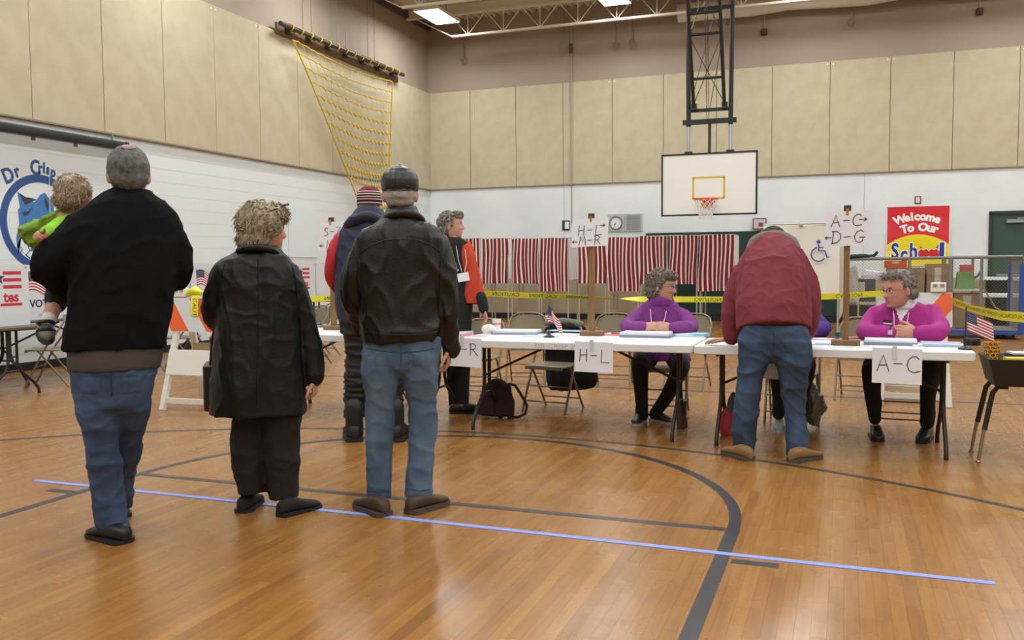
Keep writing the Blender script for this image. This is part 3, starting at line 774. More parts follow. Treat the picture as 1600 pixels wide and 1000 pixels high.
# 2 toddler ------------------------------------------------------------
ft = Fig(world=fg.P+fg.Fd*.14-fg.Rt*.2)
hd = (ft.p(118, 308, 0), -.75, -.3, 0)
ob, Rh = person(ft, 'toddler with wispy blond hair in green jacket, held against the shoulder of man in black', hd, ([ft.p(112, 345, .02), ft.p(113, 325, 0)], [.045, .042]),
    hands=[lambda s: (hand(s, ft.p(68, 368, -.16), (-.55, -.75, .05), (.5, -.5, -.6), 1, (1.0, 1.2, .8), .62), ft.limb(s, [(84, 360, -.1, 7), (66, 369, -.17, 6.5)])),
           lambda s: ft.limb(s, [(86, 474, .02, 13), (80, 490, -.02, 11.5), (75, 503, -.04, 9)])],
    core=[lambda s: ft.limb(s, [(112, 345, .02, 25), (108, 440, .05, 28)])], hs=.84, face=False, skin=(1.02, .98, 1))
H_ = headpt(hd, Rh, .84)
hair(ob, H_, [(0, -.03, .03, .088, .105, .092), (0, -.06, -.03, .08, .06, .06)], HBABY, curls=0, strands=1100, slen=.04, lift=.4, amp=.004, freq=70, Rh=Rh, hs=.84, face_zone=lambda x, y, z: y > .03 and z < .06, seed=5)
s_ = Soft()
poly = [(108, 329), (88, 331), (62, 342), (40, 352), (28, 358), (35, 374), (52, 388), (68, 397), (84, 392), (108, 378), (125, 360), (126, 338)]
s_.prism(poly[::-1], lambda a, b, t: ft.p(a, b, t), .14)
ft.limb(s_, [(112, 342, .03, 25), (112, 400, .06, 29), (108, 440, .06, 26)])
cloth(s_, 'jacket', GREEN, ob, .008, 4, .010, 40, 8, (1, 1, 1.5), .003, 90)
clothes(ft, ob, 'sleeve', LIME, limbs=[[(112, 348, -.02, 17), (92, 358, -.09, 14), (74, 366, -.15, 11)]], seed=9, voxel=.007, amp=.008, freq=50)
clothes(ft, ob, 'trousers', BLACKC, limbs=[[(108, 440, .06, 24), (92, 460, .05, 21), (86, 476, .02, 16)]], seed=10, voxel=.009, amp=.006, freq=40)
s_ = Soft(); ft.limb(s_, [(77, 496, -.035, 11), (74, 508, -.045, 10.5)]); s_.build('sock', mat('white_sock', '#d9d4cf', .9), ob)
s_ = Soft(); s_.ball(ft.p(72, 516, -.06), (.040, .066, .038), Euler((.7, 0, .2)).to_matrix()); s_.build('shoe', mat('grey_child_shoe', '#77767a', .6), ob)
s_ = Soft(); s_.ball(ft.p(71, 524, -.055), (.043, .07, .018), Euler((.7, 0, .2)).to_matrix()); s_.build('sole', SOLE, ob.children[-1])
for yy in (505, 517):
    mb = MB(); mb.tube([ft.p(72+13*math.cos(a), yy+3*math.sin(a), -.06-.045*abs(math.sin(a/1))) for a in [PI+PI*i/8 for i in range(9)]], .010, 6); mb.build('shoe_strap', BLSH, ob)
# 3 woman in black leather coat ---------------------------------------
fg = Fig(425, 798)
rows = [(384, 375, 434, .02, .08), (394, 367, 440, 0, .095), (404, 350, 452, 0, .112), (420, 340, 462, 0, .13), (445, 337, 468, 0, .145), (480, 337, 470, 0, .15), (520, 336, 471, 0, .16), (560, 333, 473, 0, .17), (600, 329, 477, 0, .175), (647, 327, 481, 0, .18)]
arms = [[(452, 424, 0, 17), (468, 468, 0, 19), (482, 520, 0, 18), (489, 560, -.02, 16), (492, 592, -.03, 15.5)], [(347, 424, 0, 17), (333, 468, 0, 17), (335, 500, .08, 15), (352, 515, .2, 12)]]
legs = [[(630, 362, 418, .03, .9), (690, 361, 414, .03, .9), (730, 363, 415, .04, .9), (769, 371, 416, .04, 1)], [(630, 406, 474, -.02, .9), (700, 411, 470, -.02, .9), (750, 416, 468, -.02, .9), (778, 420, 467, -.02, 1)]]
hd = (fg.p(414, 358, .03), -1.2, 0, 0)
ob, Rh = person(fg, 'woman with puffed blond hair in long black leather coat, seen from behind', hd, ([fg.p(408, 405, .01), fg.p(410, 385, .02), fg.p(413, 368, .03)], [.07, .055, .055]),
    hands=[lambda s: hand(s, fg.p(491, 590, -.03), (.02, .15, -1), (-1, .3, 0), -1, (.8, 1.0, .6), 1.0), lambda s: hand(s, fg.p(350, 514, .2), (-.6, .3, -.4), (0, .2, -1), -1, (.8, 1.2, .8), .95)],
    core=[core_of(fg, arms, legs, rows)], hs=1.08)
cl = clothes(fg, ob, 'coat', COAT, rows, arms, 13, **FOLD); b_ = surf(cl)
for q in ([(403, 404), (404, 480), (402, 560), (401, 646)], [(350, 412), (343, 440), (341, 480)], [(456, 412), (463, 440), (465, 480)], [(478, 585), (492, 587), (506, 583)]): seam(fg, cl, q, COAT, cl, .003, bvh=b_)
s_ = Soft(); fg.limb(s_, [(372, 392, -.05, 5), (385, 388, -.09, 5.5), (405, 387, -.105, 6), (425, 391, -.09, 5.5), (438, 400, -.03, 5)]); cloth(s_, 'collar', COAT, ob, .008, 3, .003, 40, 3)
clothes(fg, ob, 'trousers', BROWNP, (), (), 15, legs, **FOLD)
H_ = headpt(hd, Rh, 1.08)
hair(ob, H_, [(0, -.025, .03, .108, .118, .108), (0, -.06, -.05, .092, .075, .065), (0, .055, .075, .075, .055, .05)], HBLOND, curls=90, cr=(.012, .02), strands=900, slen=.045, amp=.005, freq=60, Rh=Rh, hs=1.08, face_zone=lambda x, y, z: y > .035 and z < .045, seed=21)
mb = MB()
for e in (-1, 1): mb.tube([H_(e*.085, -.005, .085), H_(e*.095, .05, .11), H_(e*.06, .1, .125), H_(.005*e, .115, .125)], [.003, .004, .008, .004], 6)
mb.build('sunglasses', mat('dark_sunglass_plastic', '#1d1b1a', .2), ob)
l = fg.local(ground(381, 800)); shoe(ob, (l.x, l.y, 0), -.35, .25, .095, .08, BROWNP, SOLE)
l = fg.local(ground(443, 806)); shoe(ob, (l.x, l.y, 0), -1.0, .25, .095, .08, BROWNP, SOLE)
# handbag hanging from her left hand
bl = fg.p(329, 606, .16); W = fg.P+fg.Rt*bl.x+fg.Fd*bl.y
t = thing('handbag', 'dark brown handbag hanging by a thin strap from hand of woman in black coat', 'bag', (W[0], W[1], 0), fg.rz)
DBR = mat('dark_brown_bag_leather', '#2b1d18', .5)
MB().rbox((0, .1, bl.z-.0), (.075, .30, .25), .03, 4).build('bag_body', DBR, t)
b0 = fg.p(336, 505, .16)
MB().tube([(0, 0, bl.z+.11), (.012, .01, bl.z+.25), (b0.x-bl.x, .0, b0.z), (.03, .1, bl.z+.3), (.0, .2, bl.z+.11)], .007, 6).build('strap', DBR, t)
MB().box((.02, -.052, bl.z+.08), (.02, .004, .07)).build('paper_tag', BADGE, t, False)
# 4 man in cap and leather jacket ---------------------------------------
fg = Fig(628, 795)
rows = [(321, 611, 652, .02, .082), (334, 602, 659, .01, .098), (347, 588, 665, 0, .115), (358, 566, 685, 0, .13), (372, 557, 695, 0, .142), (400, 556, 692, 0, .155), (450, 557, 690, 0, .16), (500, 560, 690, 0, .165), (520, 562, 690, 0, .165), (534, 565, 689, 0, .15)]
arms = [[(683, 384, 0, 19), (696, 430, 0, 19), (700, 490, 0, 17.5), (703, 546, .02, 15.5)], [(573, 384, 0, 20), (555, 430, 0, 20), (553, 478, .05, 18), (570, 512, .18, 14)]]
legs = [[(556, 565, 627, 0, .12), (585, 564, 625, 0, .112), (622, 570, 619, 0, .95), (706, 571, 613, 0, .95), (777, 573, 613, 0, 1)], [(556, 623, 687, 0, .12), (585, 626, 685, 0, .11), (625, 636, 682, .02, .95), (672, 637, 684, .02, .95), (706, 636, 678, 0, .95), (775, 632, 677, -.01, 1)]]
hip = [(524, 567, 690, 0, .13), (556, 564, 688, 0, .13), (574, 568, 682, 0, .115), (586, 584, 668, 0, .07)]
hd = (fg.p(625, 303, .03), 0, 0, 0)
ob, Rh = person(fg, 'man in black leather cap, dark leather jacket and blue jeans, seen from behind', hd, ([fg.p(630, 350, .0), fg.p(628, 330, .01), fg.p(625, 310, .03)], [.08, .068, .066]),
    hands=[lambda s: hand(s, fg.p(701, 542, .02), (-.02, .1, -1), (-1, .2, 0), -1, (.5, .9, .6), 1.05)], core=[core_of(fg, arms, legs, rows)], hs=1.12, face=False, skin=(.95, .88, .84))
lj = clothes(fg, ob, 'leather_jacket', LEATHER, rows, arms, 33, voxel=.010, smooth=4, amp=.012, freq=15, stretch=(1, 1, .6), amp2=.006, freq2=34, stretch2=(1, 1, .8))
s_ = Soft(); fg.limb(s_, [(600, 344, -.03, 6), (612, 336, -.085, 7), (630, 333, -.105, 7.5), (648, 336, -.085, 7), (660, 345, -.03, 6)]); cloth(s_, 'collar', LEATHER, ob, .008, 3, .003, 40, 3)
b_ = surf(lj)
for q in ([(559, 398), (580, 383), (602, 375), (628, 373), (652, 375), (672, 382), (692, 396)], [(564, 517), (600, 522), (630, 523), (660, 522), (688, 517)], [(560, 398), (563, 430), (562, 470)], [(690, 398), (687, 430), (688, 470)]): seam(fg, lj, q, LEATHER, lj, .003, bvh=b_)
jn = clothes(fg, ob, 'jeans', DENIM2, hip, (), 35, legs, **JFOLD); b_ = surf(jn); DST = mat('denim_stitch', '#2b4159', .8)
for q in ([(583, 548), (614, 549), (612, 575), (585, 574)], [(643, 549), (674, 548), (672, 574), (645, 575)]): patch(fg, jn, q, DENIM2, jn, bvh=b_)
seam(fg, jn, [(627, 538), (627, 560), (626, 574)], DST, jn, bvh=b_); seam(fg, jn, [(566, 543), (600, 549), (627, 551), (655, 549), (688, 543)], DST, jn, bvh=b_)
for q in ([(573, 766), (592, 769), (612, 767)], [(634, 764), (655, 767), (676, 764)]): seam(fg, jn, q, DST, jn, bvh=b_)
H_ = headpt(hd, Rh, 1.12)
hair(ob, H_, [(0, -.025, -.01, .081, .092, .055), (0, -.05, -.04, .068, .055, .035)], HWHITE, amp=.002, freq=90, Rh=Rh, hs=1.12)
s_ = Soft()
for (z, a, b, c) in ((.02, .090, .105, 0), (.035, .092, .108, 0), (.07, .090, .106, 0), (.10, .078, .092, 0), (.125, .05, .06, 0), (.134, .02, .02, 0)): pass
s_.loft([(0, -.008, z, a, b) for (z, a, b, c) in ((.012, .088, .104, 0), (.035, .092, .110, 0), (.065, .092, .108, 0), (.095, .082, .096, 0), (.118, .060, .07, 0), (.132, .03, .036, 0), (.136, .008, .01, 0))], 28, 2.1)
s_.loft([(0, .12, .012, .07, .075), (0, .12, .022, .07, .075)], 28, 2.1)
s_.ball((0, -.008, .138), .008)
s_.v = [tuple(H_(*v)) for v in s_.v]
cp = s_.fuse(.006, 3); cap = put(cp, 'cap', CAPM, ob)
mb = MB(); mb.tube([H_(.045*math.sin(a), -.115+.01*abs(math.sin(a)), .022+.014*math.cos(a)) for a in [-1.5+3*i/10 for i in range(11)]], .003, 5); mb.tube([H_(-.06, -.098, .012), H_(0, -.119, .012), H_(.06, -.098, .012)], .004, 6); mb.build('cap_strap', CAPM, cap)
l = fg.local(ground(598, 806)); shoe(ob, (l.x, l.y, 0), .6, .275, .105, .088, BRSH, SOLEG, heel=.028)
l = fg.local(ground(645, 802)); shoe(ob, (l.x, l.y, 0), -.85, .275, .105, .088, BRSH, SOLEG, heel=.028)
# 5 man in navy parka -----------------------------------------------------
fg = Fig(582, 682)
rows = [(324, 562, 598, .0, .1), (336, 549, 606, 0, .13), (350, 536, 616, 0, .15), (368, 527, 624, 0, .165), (400, 523, 629, 0, .175), (440, 522, 630, 0, .175), (478, 523, 629, 0, .175), (503, 528, 624, 0, .165)]
arms = [[(532, 372, 0, 11.5), (520, 405, 0, 12), (518, 434, .05, 11.5), (532, 455, .2, 10)], [(620, 375, 0, 12), (632, 410, 0, 12), (630, 440, .05, 11), (615, 455, .2, 10)]]
legs = [[(500, 531, 577, 0, .9), (555, 540, 576, 0, .95), (603, 537, 573, 0, 1), (652, 538, 570, 0, 1)], [(500, 575, 624, 0, .9), (560, 590, 628, 0, .95), (603, 595, 631, 0, 1), (652, 600, 630, 0, 1)]]
hd = (fg.p(578, 320, .03), -.35, 0, 0)
ob, Rh = person(fg, 'man in navy and red parka with striped knit beanie, behind the leather jacket', hd, ([fg.p(580, 350, 0), fg.p(578, 325, .03)], [.07, .065]), core=[core_of(fg, arms, legs, rows)], hs=1.08)
clothes(fg, ob, 'parka', NAVY, rows, [arms[1]], 43, **FOLD)
clothes(fg, ob, 'sleeve', REDN, (), [arms[0]], 44, voxel=.012, amp=.008, freq=30)
s_ = Soft(); fg.limb(s_, [(543, 352, -.08, 8), (557, 342, -.14, (9, 8)), (577, 338, -.16, (9, 8)), (597, 346, -.12, 8)]); cloth(s_, 'hood', NAVY, ob, .012, 4, .008, 30, 3)
clothes(fg, ob, 'trousers', SNOWP, [(488, 530, 624, 0, .15), (520, 532, 624, 0, .14)], (), 45, legs, voxel=.012, smooth=4, amp=.014, freq=30, stretch=(.6, .6, 1.6))
H_ = headpt(hd, Rh, 1.08)
BE = [mat('beanie_maroon', '#6b2232', .9, bump=.4, bscale=120), mat('beanie_cream', '#cbbdb0', .9), mat('beanie_black', '#231a20', .9)]
bz = np.linspace(-.005, .138, 24); mb = MB(); n = 30; vs = []
for z in bz:
    t = max(0, (z-.05)/.088); r = math.sqrt(max(0, 1-t*t))
    for j in range(n): a = 2*PI*j/n; vs.append(H_((.088*r+.001)*math.cos(a), -.005+(.106*r+.001)*math.sin(a), z))
fs = [(i*n+j, i*n+(j+1) % n, (i+1)*n+(j+1) % n, (i+1)*n+j) for i in range(23) for j in range(n)]
seq = [0, 0, 1, 2, 2, 2, 1, 0, 0, 1, 2, 2, 1, 0, 0, 1, 0, 0, 0, 0, 0, 0, 0]
mb.add(vs, fs); mb.m = [seq[i] for i in range(23) for j in range(n)]; mb.build('beanie', BE, ob)
hair(ob, H_, [(0, -.03, -.02, .079, .085, .05)], HGREY, amp=.002, Rh=Rh, hs=1.08)
for x, yw in ((554, .15), (619, -.3)):
    l = fg.local(ground(x, 690)); shoe(ob, (l.x, l.y, 0), yw, .32, .125, .13, SNOWP, SOLE, heel=.035, name='boot')
    s_ = Soft(); s_.limb([(l.x, l.y+.05, .05), (l.x, l.y+.04, .27)], [(.068, .075), (.066, .07)]); s_.build('boot_shaft', SNOWP, ob.children[-1])
# 6 woman in orange cardigan -------------------------------------------------
fg = Fig(722, 640)
rows = [(371, 698, 721, .0, .065), (379, 688, 732, 0, .1), (395, 686, 738, 0, .115), (430, 688, 738, 0, .125), (470, 690, 738, 0, .13), (504, 692, 738, 0, .13)]
legs = [[(490, 692, 737, 0, .125), (540, 693, 736, 0, .12), (560, 694, 735, 0, .12)], [(550, 695, 716, 0, .9), (600, 699, 715, 0, .9), (636, 701, 715, 0, 1)], [(550, 712, 736, -.03, .9), (600, 714, 733, -.03, .9), (638, 716, 732, -.03, 1)]]
arms = [[(729, 389, 0, 9.5), (739, 420, -.02, 10), (747, 452, -.06, 9), (751, 467, -.1, 8.5)]]
hd = (fg.p(706, 352, 0), -1.72, .05, 0)
ob, Rh = person(fg, 'woman in orange cardigan over black top, grey curly hair, looking right behind the table', hd, ([fg.p(708, 382, .0), fg.p(708, 368, 0), fg.p(705, 356, 0)], [.062, .052, .055]),
    hands=[lambda s: hand(s, fg.p(755, 483, -.11), (.28, -.25, -1), (-.9, -.3, 0), 1, (.35, .5, .4), 1.0)], core=[core_of(fg, arms, [[(480, 697, 719, 0, .9)]+legs[1], [(480, 711, 734, 0, .9)]+legs[2]], rows)], hs=1.04)
clothes(fg, ob, 'blouse', BLACKC, rows, seed=51, voxel=.011, amp=.006)
s_ = Soft(); fg.rows(s_, [(376, 709, 733, .015, .07), (384, 712, 738, .015, .105), (400, 716, 744, .0, .125), (440, 721, 747, 0, .135), (474, 724, 750, 0, .14)]); fg.limb(s_, arms[0])
cloth(s_, 'cardigan', ORANGE, ob, .010, 4, .009, 26, 52, (1, 1, .6))
clothes(fg, ob, 'cuff', BLACKC, (), [[(751, 463, -.1, 8.8), (754, 474, -.11, 8.6), (756, 484, -.115, 7.6)]], 53, voxel=.009, amp=.003)
clothes(fg, ob, 'trousers', BLACKC, legs[0], (), 54, legs[1:], voxel=.012, amp=.006)
H_ = headpt(hd, Rh, 1.04)
hair(ob, H_, [(0, -.03, .03, .092, .098, .095), (0, -.065, -.035, .08, .06, .06), (0, .045, .08, .065, .055, .04)], HSALT, curls=240, cr=(.008, .013), strands=250, slen=.03, amp=.003, freq=120, Rh=Rh, hs=1.04, face_zone=lambda x, y, z: y > .03 and z < .05, seed=55)
mb = MB()
for x, y in ((704, 388), (705.5, 393), (707, 399), (709, 405), (711, 411), (713, 417), (715, 422)): mb.lathe([(.001, -.011), (.010, -.006), (.010, .006), (.001, .011)], fg.p(x, y, -.128), 8)
mb.build('bead_necklace', mat('white_beads', '#e3e0da', .35), ob)
mb = MB(); mb.tube([fg.p(713, 384, -.11), fg.p(716, 405, -.135), fg.p(722, 425, -.14)], .003, 5); mb.tube([fg.p(727, 390, -.11), fg.p(729, 410, -.14), fg.p(726, 425, -.14)], .003, 5); mb.build('lanyard', LANYARD, ob)
c = fg.p(724, 433, -.145); MB().box(c, (.105, .004, .078), Euler((0, -.18, 0)).to_matrix()).build('name_badge', BADGE, ob, False)
for x in (708, 728):
    l = fg.local(ground(x, 647)); shoe(ob, (l.x, l.y+.04, 0), -1.5, .25, .09, .08, BLSH, SOLE)
# seated figures -------------------------------------------------------
def seated_legs(fig, ob, m, chains, seed): clothes(fig, ob, 'trousers', m, (), chains, seed, voxel=.011, smooth=3, amp=.006, freq=22)
# 7 purple sweater
q = onY(1033, 500, 7.86); fg = Fig(world=q)
rows = [(468, 1014, 1050, -.02, .085), (476, 1002, 1060, -.02, .105), (488, 993, 1069, -.01, .125), (510, 990, 1071, -.03, .14), (535, 990, 1074, -.02, .15), (563, 988, 1080, 0, .155)]
arms = [[(1001, 491, 0, 12.5), (981, 509, -.16, 12), (988, 512, -.34, 10), (1005, 511, -.42, 8)], [(1063, 491, 0, 12.5), (1079, 509, -.16, 12), (1072, 512, -.34, 10), (1050, 512, -.42, 8)]]
chains = [[(1012, 560, -.02, 17), (1002, 566, -.25, 15), (1000, 575, -.45, 13), (1002, 615, -.43, 10.5), (1004, 651, -.38, 9)], [(1056, 560, -.02, 17), (1062, 568, -.22, 15), (1062, 578, -.40, 13), (1044, 615, -.36, 10.5), (1022, 648, -.32, 9)]]
hd = (fg.p(1036, 447, -.06), -2.02, -.08, 0)
ob, Rh = person(fg, 'woman in purple sweater with curly grey-brown hair and glasses, seated at table looking right', hd, ([fg.p(1031, 480, -.03), fg.p(1033, 466, -.05), fg.p(1035, 455, -.06)], [.075, .062, .06]),
    hands=[lambda s: hand(s, fg.p(1004, 511, -.41), (1, -.12, .12), (.1, .8, -.75), 1, (.35, .55, .4), 1.12, (.9, .22, .35)), lambda s: hand(s, fg.p(1049, 512, -.43), (-1, -.08, .15), (0, .9, -.6), -1, (.5, .8, .5), 1.12, (.9, .2, .35))], core=[core_of(fg, arms+chains, [], rows)], hs=1.14, skin=(.98, .95, .95))
clothes(fg, ob, 'sweater', PURPLE, rows, arms, 61, voxel=.011, smooth=4, amp=.008, freq=28, stretch=(1, 1, .6))
s_ = Soft(); fg.rows(s_, [(463, 1015, 1051, -.045, .088), (468, 1012, 1053, -.04, .1), (478, 1006, 1056, -.02, .11)]); cloth(s_, 'turtleneck', PURPLE, ob, .009, 3, .003, 30, 5)
seated_legs(fg, ob, BLACKC, chains, 62)
H_ = headpt(hd, Rh, 1.14)
hair(ob, H_, [(0, -.025, .035, .098, .105, .098), (0, -.055, -.045, .092, .075, .07), (0, .05, .082, .072, .05, .038)], HCURL, curls=420, cr=(.008, .014), strands=150, slen=.025, amp=.003, freq=120, Rh=Rh, hs=1.14, face_zone=lambda x, y, z: y > .028 and z < .052, seed=63)
glasses(ob, H_, GLASSM)
mb = MB(); mb.tube([fg.p(1016, 483, -.15), fg.p(1017, 495, -.18), fg.p(1018, 506, -.2)], .0035, 5); mb.tube([fg.p(1041, 486, -.15), fg.p(1039, 497, -.18), fg.p(1036, 506, -.2)], .0035, 5); mb.build('lanyard', LANYARD, ob)
for x, y, d, yw in ((1002, 662, -.42, PI-.2), (1022, 658, -.36, PI+.7)):
    l = fg.p(x, y-6, d+.06); shoe(ob, (l.x, l.y, 0.0), yw, .25, .09, .08, BLSH, SOLEW)
# 8 man bent over the table
fg = Fig(1203, 712)
torso = [(1209, 516, .03, (57, 40)), (1208, 480, .10, (58, 42)), (1207, 440, .20, (57, 42)), (1207, 410, .30, (55, 38)), (1208, 389, .38, (42, 30)), (1208, 376, .44, (22, 20))]
arms = [[(1170, 418, .33, 19), (1152, 446, .29, 19), (1143, 490, .24, 18), (1143, 527, .22, 14)], [(1246, 415, .32, 19), (1261, 446, .28, 19), (1267, 490, .24, 17), (1262, 520, .26, 13)]]
hip = [(506, 1158, 1260, .03, .13), (532, 1153, 1268, 0, .135), (552, 1156, 1265, 0, .115), (566, 1170, 1250, 0, .07)]
legs = [[(532, 1153, 1210, 0, .12), (560, 1152, 1207, 0, .11), (584, 1152, 1195, 0, .95), (625, 1146, 1189, -.01, .95), (690, 1143, 1180, -.03, 1), (708, 1144, 1180, -.03, 1)], [(532, 1206, 1268, 0, .12), (565, 1209, 1268, 0, .11), (600, 1218, 1263, 0, .95), (650, 1225, 1259, -.01, .95), (690, 1227, 1266, -.03, 1), (712, 1228, 1263, -.03, 1)]]
hd = (fg.p(1208, 379, .53), 0, -1.0, 0)
ob, Rh = person(fg, 'man in maroon jacket and dark green cap bending over the table, seen from behind', hd, ([fg.p(1208, 400, .36), fg.p(1208, 385, .46), fg.p(1208, 379, .52)], [.08, .07, .065]),
    hands=[lambda s: hand(s, fg.p(1140, 530, .24), (-.85, .3, -.1), (0, -.2, -1), 1, (.1, .2, .2), 1.05), lambda s: hand(s, fg.p(1258, 521, .28), (-.7, .6, -.1), (0, -.2, -1), -1, (.2, .4, .3), 1.05)], core=[core_of(fg, arms, legs, None)], hs=1.08, face=False)
s_ = Soft(); fg.limb(s_, torso, side=(1, 0, 0), round_=(False, True), n=28)
for a in arms: fg.limb(s_, a)
mj = cloth(s_, 'jacket', MAROON, ob, .011, 4, .009, 14, 71, (1, 1, .8), .0035, 34); b_ = surf(mj)
for q in ([(1160, 511), (1185, 506), (1208, 505), (1232, 506), (1256, 510)], [(1164, 400), (1155, 440), (1153, 490)], [(1250, 398), (1260, 440), (1263, 490)]): seam(fg, mj, q, MAROON, mj, .003, bvh=b_)
s_ = Soft(); fg.limb(s_, [(1171, 388, .36, 6), (1177, 376, .38, 7), (1192, 368, .40, 7), (1208, 366, .41, 7), (1224, 368, .40, 7), (1239, 376, .38, 7), (1246, 388, .36, 6)]); cloth(s_, 'collar', mat('grey_corduroy_collar', '#77706a', .9, bump=.3, bscale=120), ob, .010, 2, .003, 40, 3)
jn = clothes(fg, ob, 'jeans', DENIM3, hip, (), 75, legs, **JFOLD); b_ = surf(jn); DST3 = mat('dark_denim_stitch', '#1c2736', .8)
for q in ([(1164, 528), (1197, 530), (1195, 553), (1166, 550)], [(1222, 530), (1256, 528), (1254, 550), (1224, 553)]): patch(fg, jn, q, DENIM3, jn, bvh=b_)
seam(fg, jn, [(1209, 518), (1209, 535), (1208, 552)], DST3, jn, bvh=b_)
for q in ([(1145, 700), (1162, 703), (1179, 701)], [(1229, 704), (1246, 707), (1262, 704)]): seam(fg, jn, q, DST3, jn, bvh=b_)
s_ = Soft(); s_.ball(fg.p(1208, 373, .54), (.098, .11, .098)); s_.build('cap', mat('dark_green_cap_cloth', '#1c3029', .9, bump=.2, bscale=120), ob)
l = fg.local(ground(1168, 719)); shoe(ob, (l.x, l.y, 0), .72, .27, .105, .085, TAN, SOLEG, heel=.025)
l = fg.local(ground(1241, 722)); shoe(ob, (l.x, l.y, 0), -.75, .27, .105, .085, TAN, SOLEG, heel=.025)
# 9 seated person behind the bent man
q = onY(1238, 500, 7.84); fg = Fig(world=q)
rows = [(470, 1222, 1252, -.02, .085), (480, 1208, 1268, -.02, .11), (510, 1204, 1274, -.03, .14), (560, 1204, 1276, 0, .15)]
arms = [[(1210, 492, 0, 13), (1196, 512, -.18, 13), (1222, 515, -.4, 9)], [(1266, 490, 0, 13), (1284, 512, -.16, 13.5), (1276, 517, -.32, 11), (1258, 516, -.42, 9)]]
chains = [[(1222, 562, -.02, 16), (1214, 572, -.42, 13), (1216, 612, -.42, 10), (1217, 648, -.40, 9)], [(1256, 562, -.02, 16), (1260, 572, -.42, 13), (1256, 612, -.42, 10), (1252, 650, -.40, 9)]]
hd = (fg.p(1238, 447, -.1), PI, -.2, 0)
ob, Rh = person(fg, 'seated person in dark violet sweater, mostly hidden behind the bending man in maroon', hd, ([fg.p(1238, 482, -.03), fg.p(1238, 462, -.08)], [.07, .06]), hands=[lambda s: hand(s, fg.p(1260, 516, -.42), (-1, -.1, 0), (0, .3, -1), -1), lambda s: hand(s, fg.p(1222, 516, -.42), (1, -.1, 0), (0, .3, -1), 1)], core=[core_of(fg, arms+chains, [], rows)], hs=1.05)
clothes(fg, ob, 'sweater', VIOLET, rows, arms, 81, voxel=.012, amp=.008, freq=26)
seated_legs(fg, ob, mat('navy_trousers', '#161a2a', .85), chains, 82)
H_ = headpt(hd, Rh, 1.05); hair(ob, H_, [(0, -.025, .035, .092, .103, .1), (0, .04, .085, .07, .052, .038), (0, -.06, -.04, .08, .06, .06)], HSALT, amp=.003, Rh=Rh, hs=1.05)
for x, d in ((1217, -.40), (1252, -.40)):
    l = fg.p(x, 660, d); shoe(ob, (l.x, l.y+.08, 0), PI, .26, .09, .085, mat('grey_white_trainer', '#9a9ca0', .6), SOLEW)
# 10 magenta cardigan
q = onY(1411, 500, 7.72); fg = Fig(world=q)
rows = [(470, 1392, 1428, -.05, .085), (476, 1378, 1443, -.05, .11), (486, 1366, 1456, -.04, .135), (510, 1363, 1460, -.05, .16), (535, 1364, 1462, -.03, .17), (563, 1362, 1466, 0, .17)]
arms = [[(1371, 493, -.02, 16), (1354, 515, -.17, 15), (1360, 520, -.34, 12.5), (1391, 520, -.44, 9.5)], [(1453, 490, -.02, 16), (1467, 513, -.17, 15), (1462, 520, -.34, 12.5), (1434, 520, -.44, 9.5)]]
chains = [[(1386, 560, -.02, 19), (1372, 568, -.28, 17), (1364, 578, -.46, 15), (1364, 615, -.44, 12), (1367, 655, -.40, 10)], [(1442, 560, -.02, 19), (1452, 568, -.28, 17), (1454, 578, -.42, 15), (1450, 615, -.40, 12), (1448, 660, -.36, 10)]]
hd = (fg.p(1403, 452, -.17), 2.25, -.1, 0)
ob, Rh = person(fg, 'woman in magenta cardigan over white turtleneck with glasses, seated with clasped hands looking left', hd, ([fg.p(1410, 482, -.08), fg.p(1407, 470, -.12), fg.p(1404, 460, -.15)], [.085, .075, .072]),
    hands=[lambda s: hand(s, fg.p(1391, 520, -.43), (1, -.22, .12), (.15, .75, -.3), 1, (.5, .75, .5), 1.2, (.7, .5, .3)), lambda s: hand(s, fg.p(1434, 520, -.43), (-1, -.3, .12), (-.1, .8, -.2), -1, (.55, .8, .5), 1.2, (.7, .5, .3))], core=[core_of(fg, arms+chains, [], rows)], hs=1.2, skin=(1.0, .93, .92))
s_ = Soft(); fg.rows(s_, rows)
for a in arms: fg.limb(s_, a)
me = s_.fuse(.010, 4); c = coords(me); nn = normals(me); c = c+nn*((1-np.abs(vnoise(c, 24, 91, stretch=(1, 1, .6))))*.007)[:, None]; setco(me, c)
cg = put(me, 'cardigan', [MAGENTA, WHITEC], ob)
# white vee of the turtleneck: faces in front inside the vee
a0, a1, a2 = fg.p(1396, 470, -.2), fg.p(1431, 466, -.2), fg.p(1407, 503, -.2)
mi = []
for p in me.polygons:
    z = p.center.z; t = (a0.z-z)/(a0.z-a2.z); x0 = a0.x+(a2.x-a0.x)*t-.004; x1 = a1.x+(a2.x-a1.x)*max(t, 0)
    mi.append(1 if (p.center.y < -.06 and 0 <= t <= 1 and x0 < p.center.x < x1) else 0)
me.polygons.foreach_set('material_index', mi)
s_ = Soft(); fg.rows(s_, [(466, 1394, 1432, -.10, .095), (472, 1391, 1433, -.085, .105), (482, 1388, 1434, -.07, .12)]); cloth(s_, 'turtleneck', WHITEC, ob, .009, 3, .002, 30, 5)
seated_legs(fg, ob, BLACKC, chains, 92)
H_ = headpt(hd, Rh, 1.2)
hair(ob, H_, [(0, -.028, .04, .088, .098, .088), (0, -.06, -.03, .078, .058, .06), (0, .045, .092, .07, .045, .03)], HSALT, curls=0, strands=650, slen=.04, lift=.25, amp=.004, freq=110, Rh=Rh, hs=1.2, face_zone=lambda x, y, z: y > .022 and z < .07, seed=93, stretch=(1, .4, 1))
glasses(ob, H_, GLASSM)
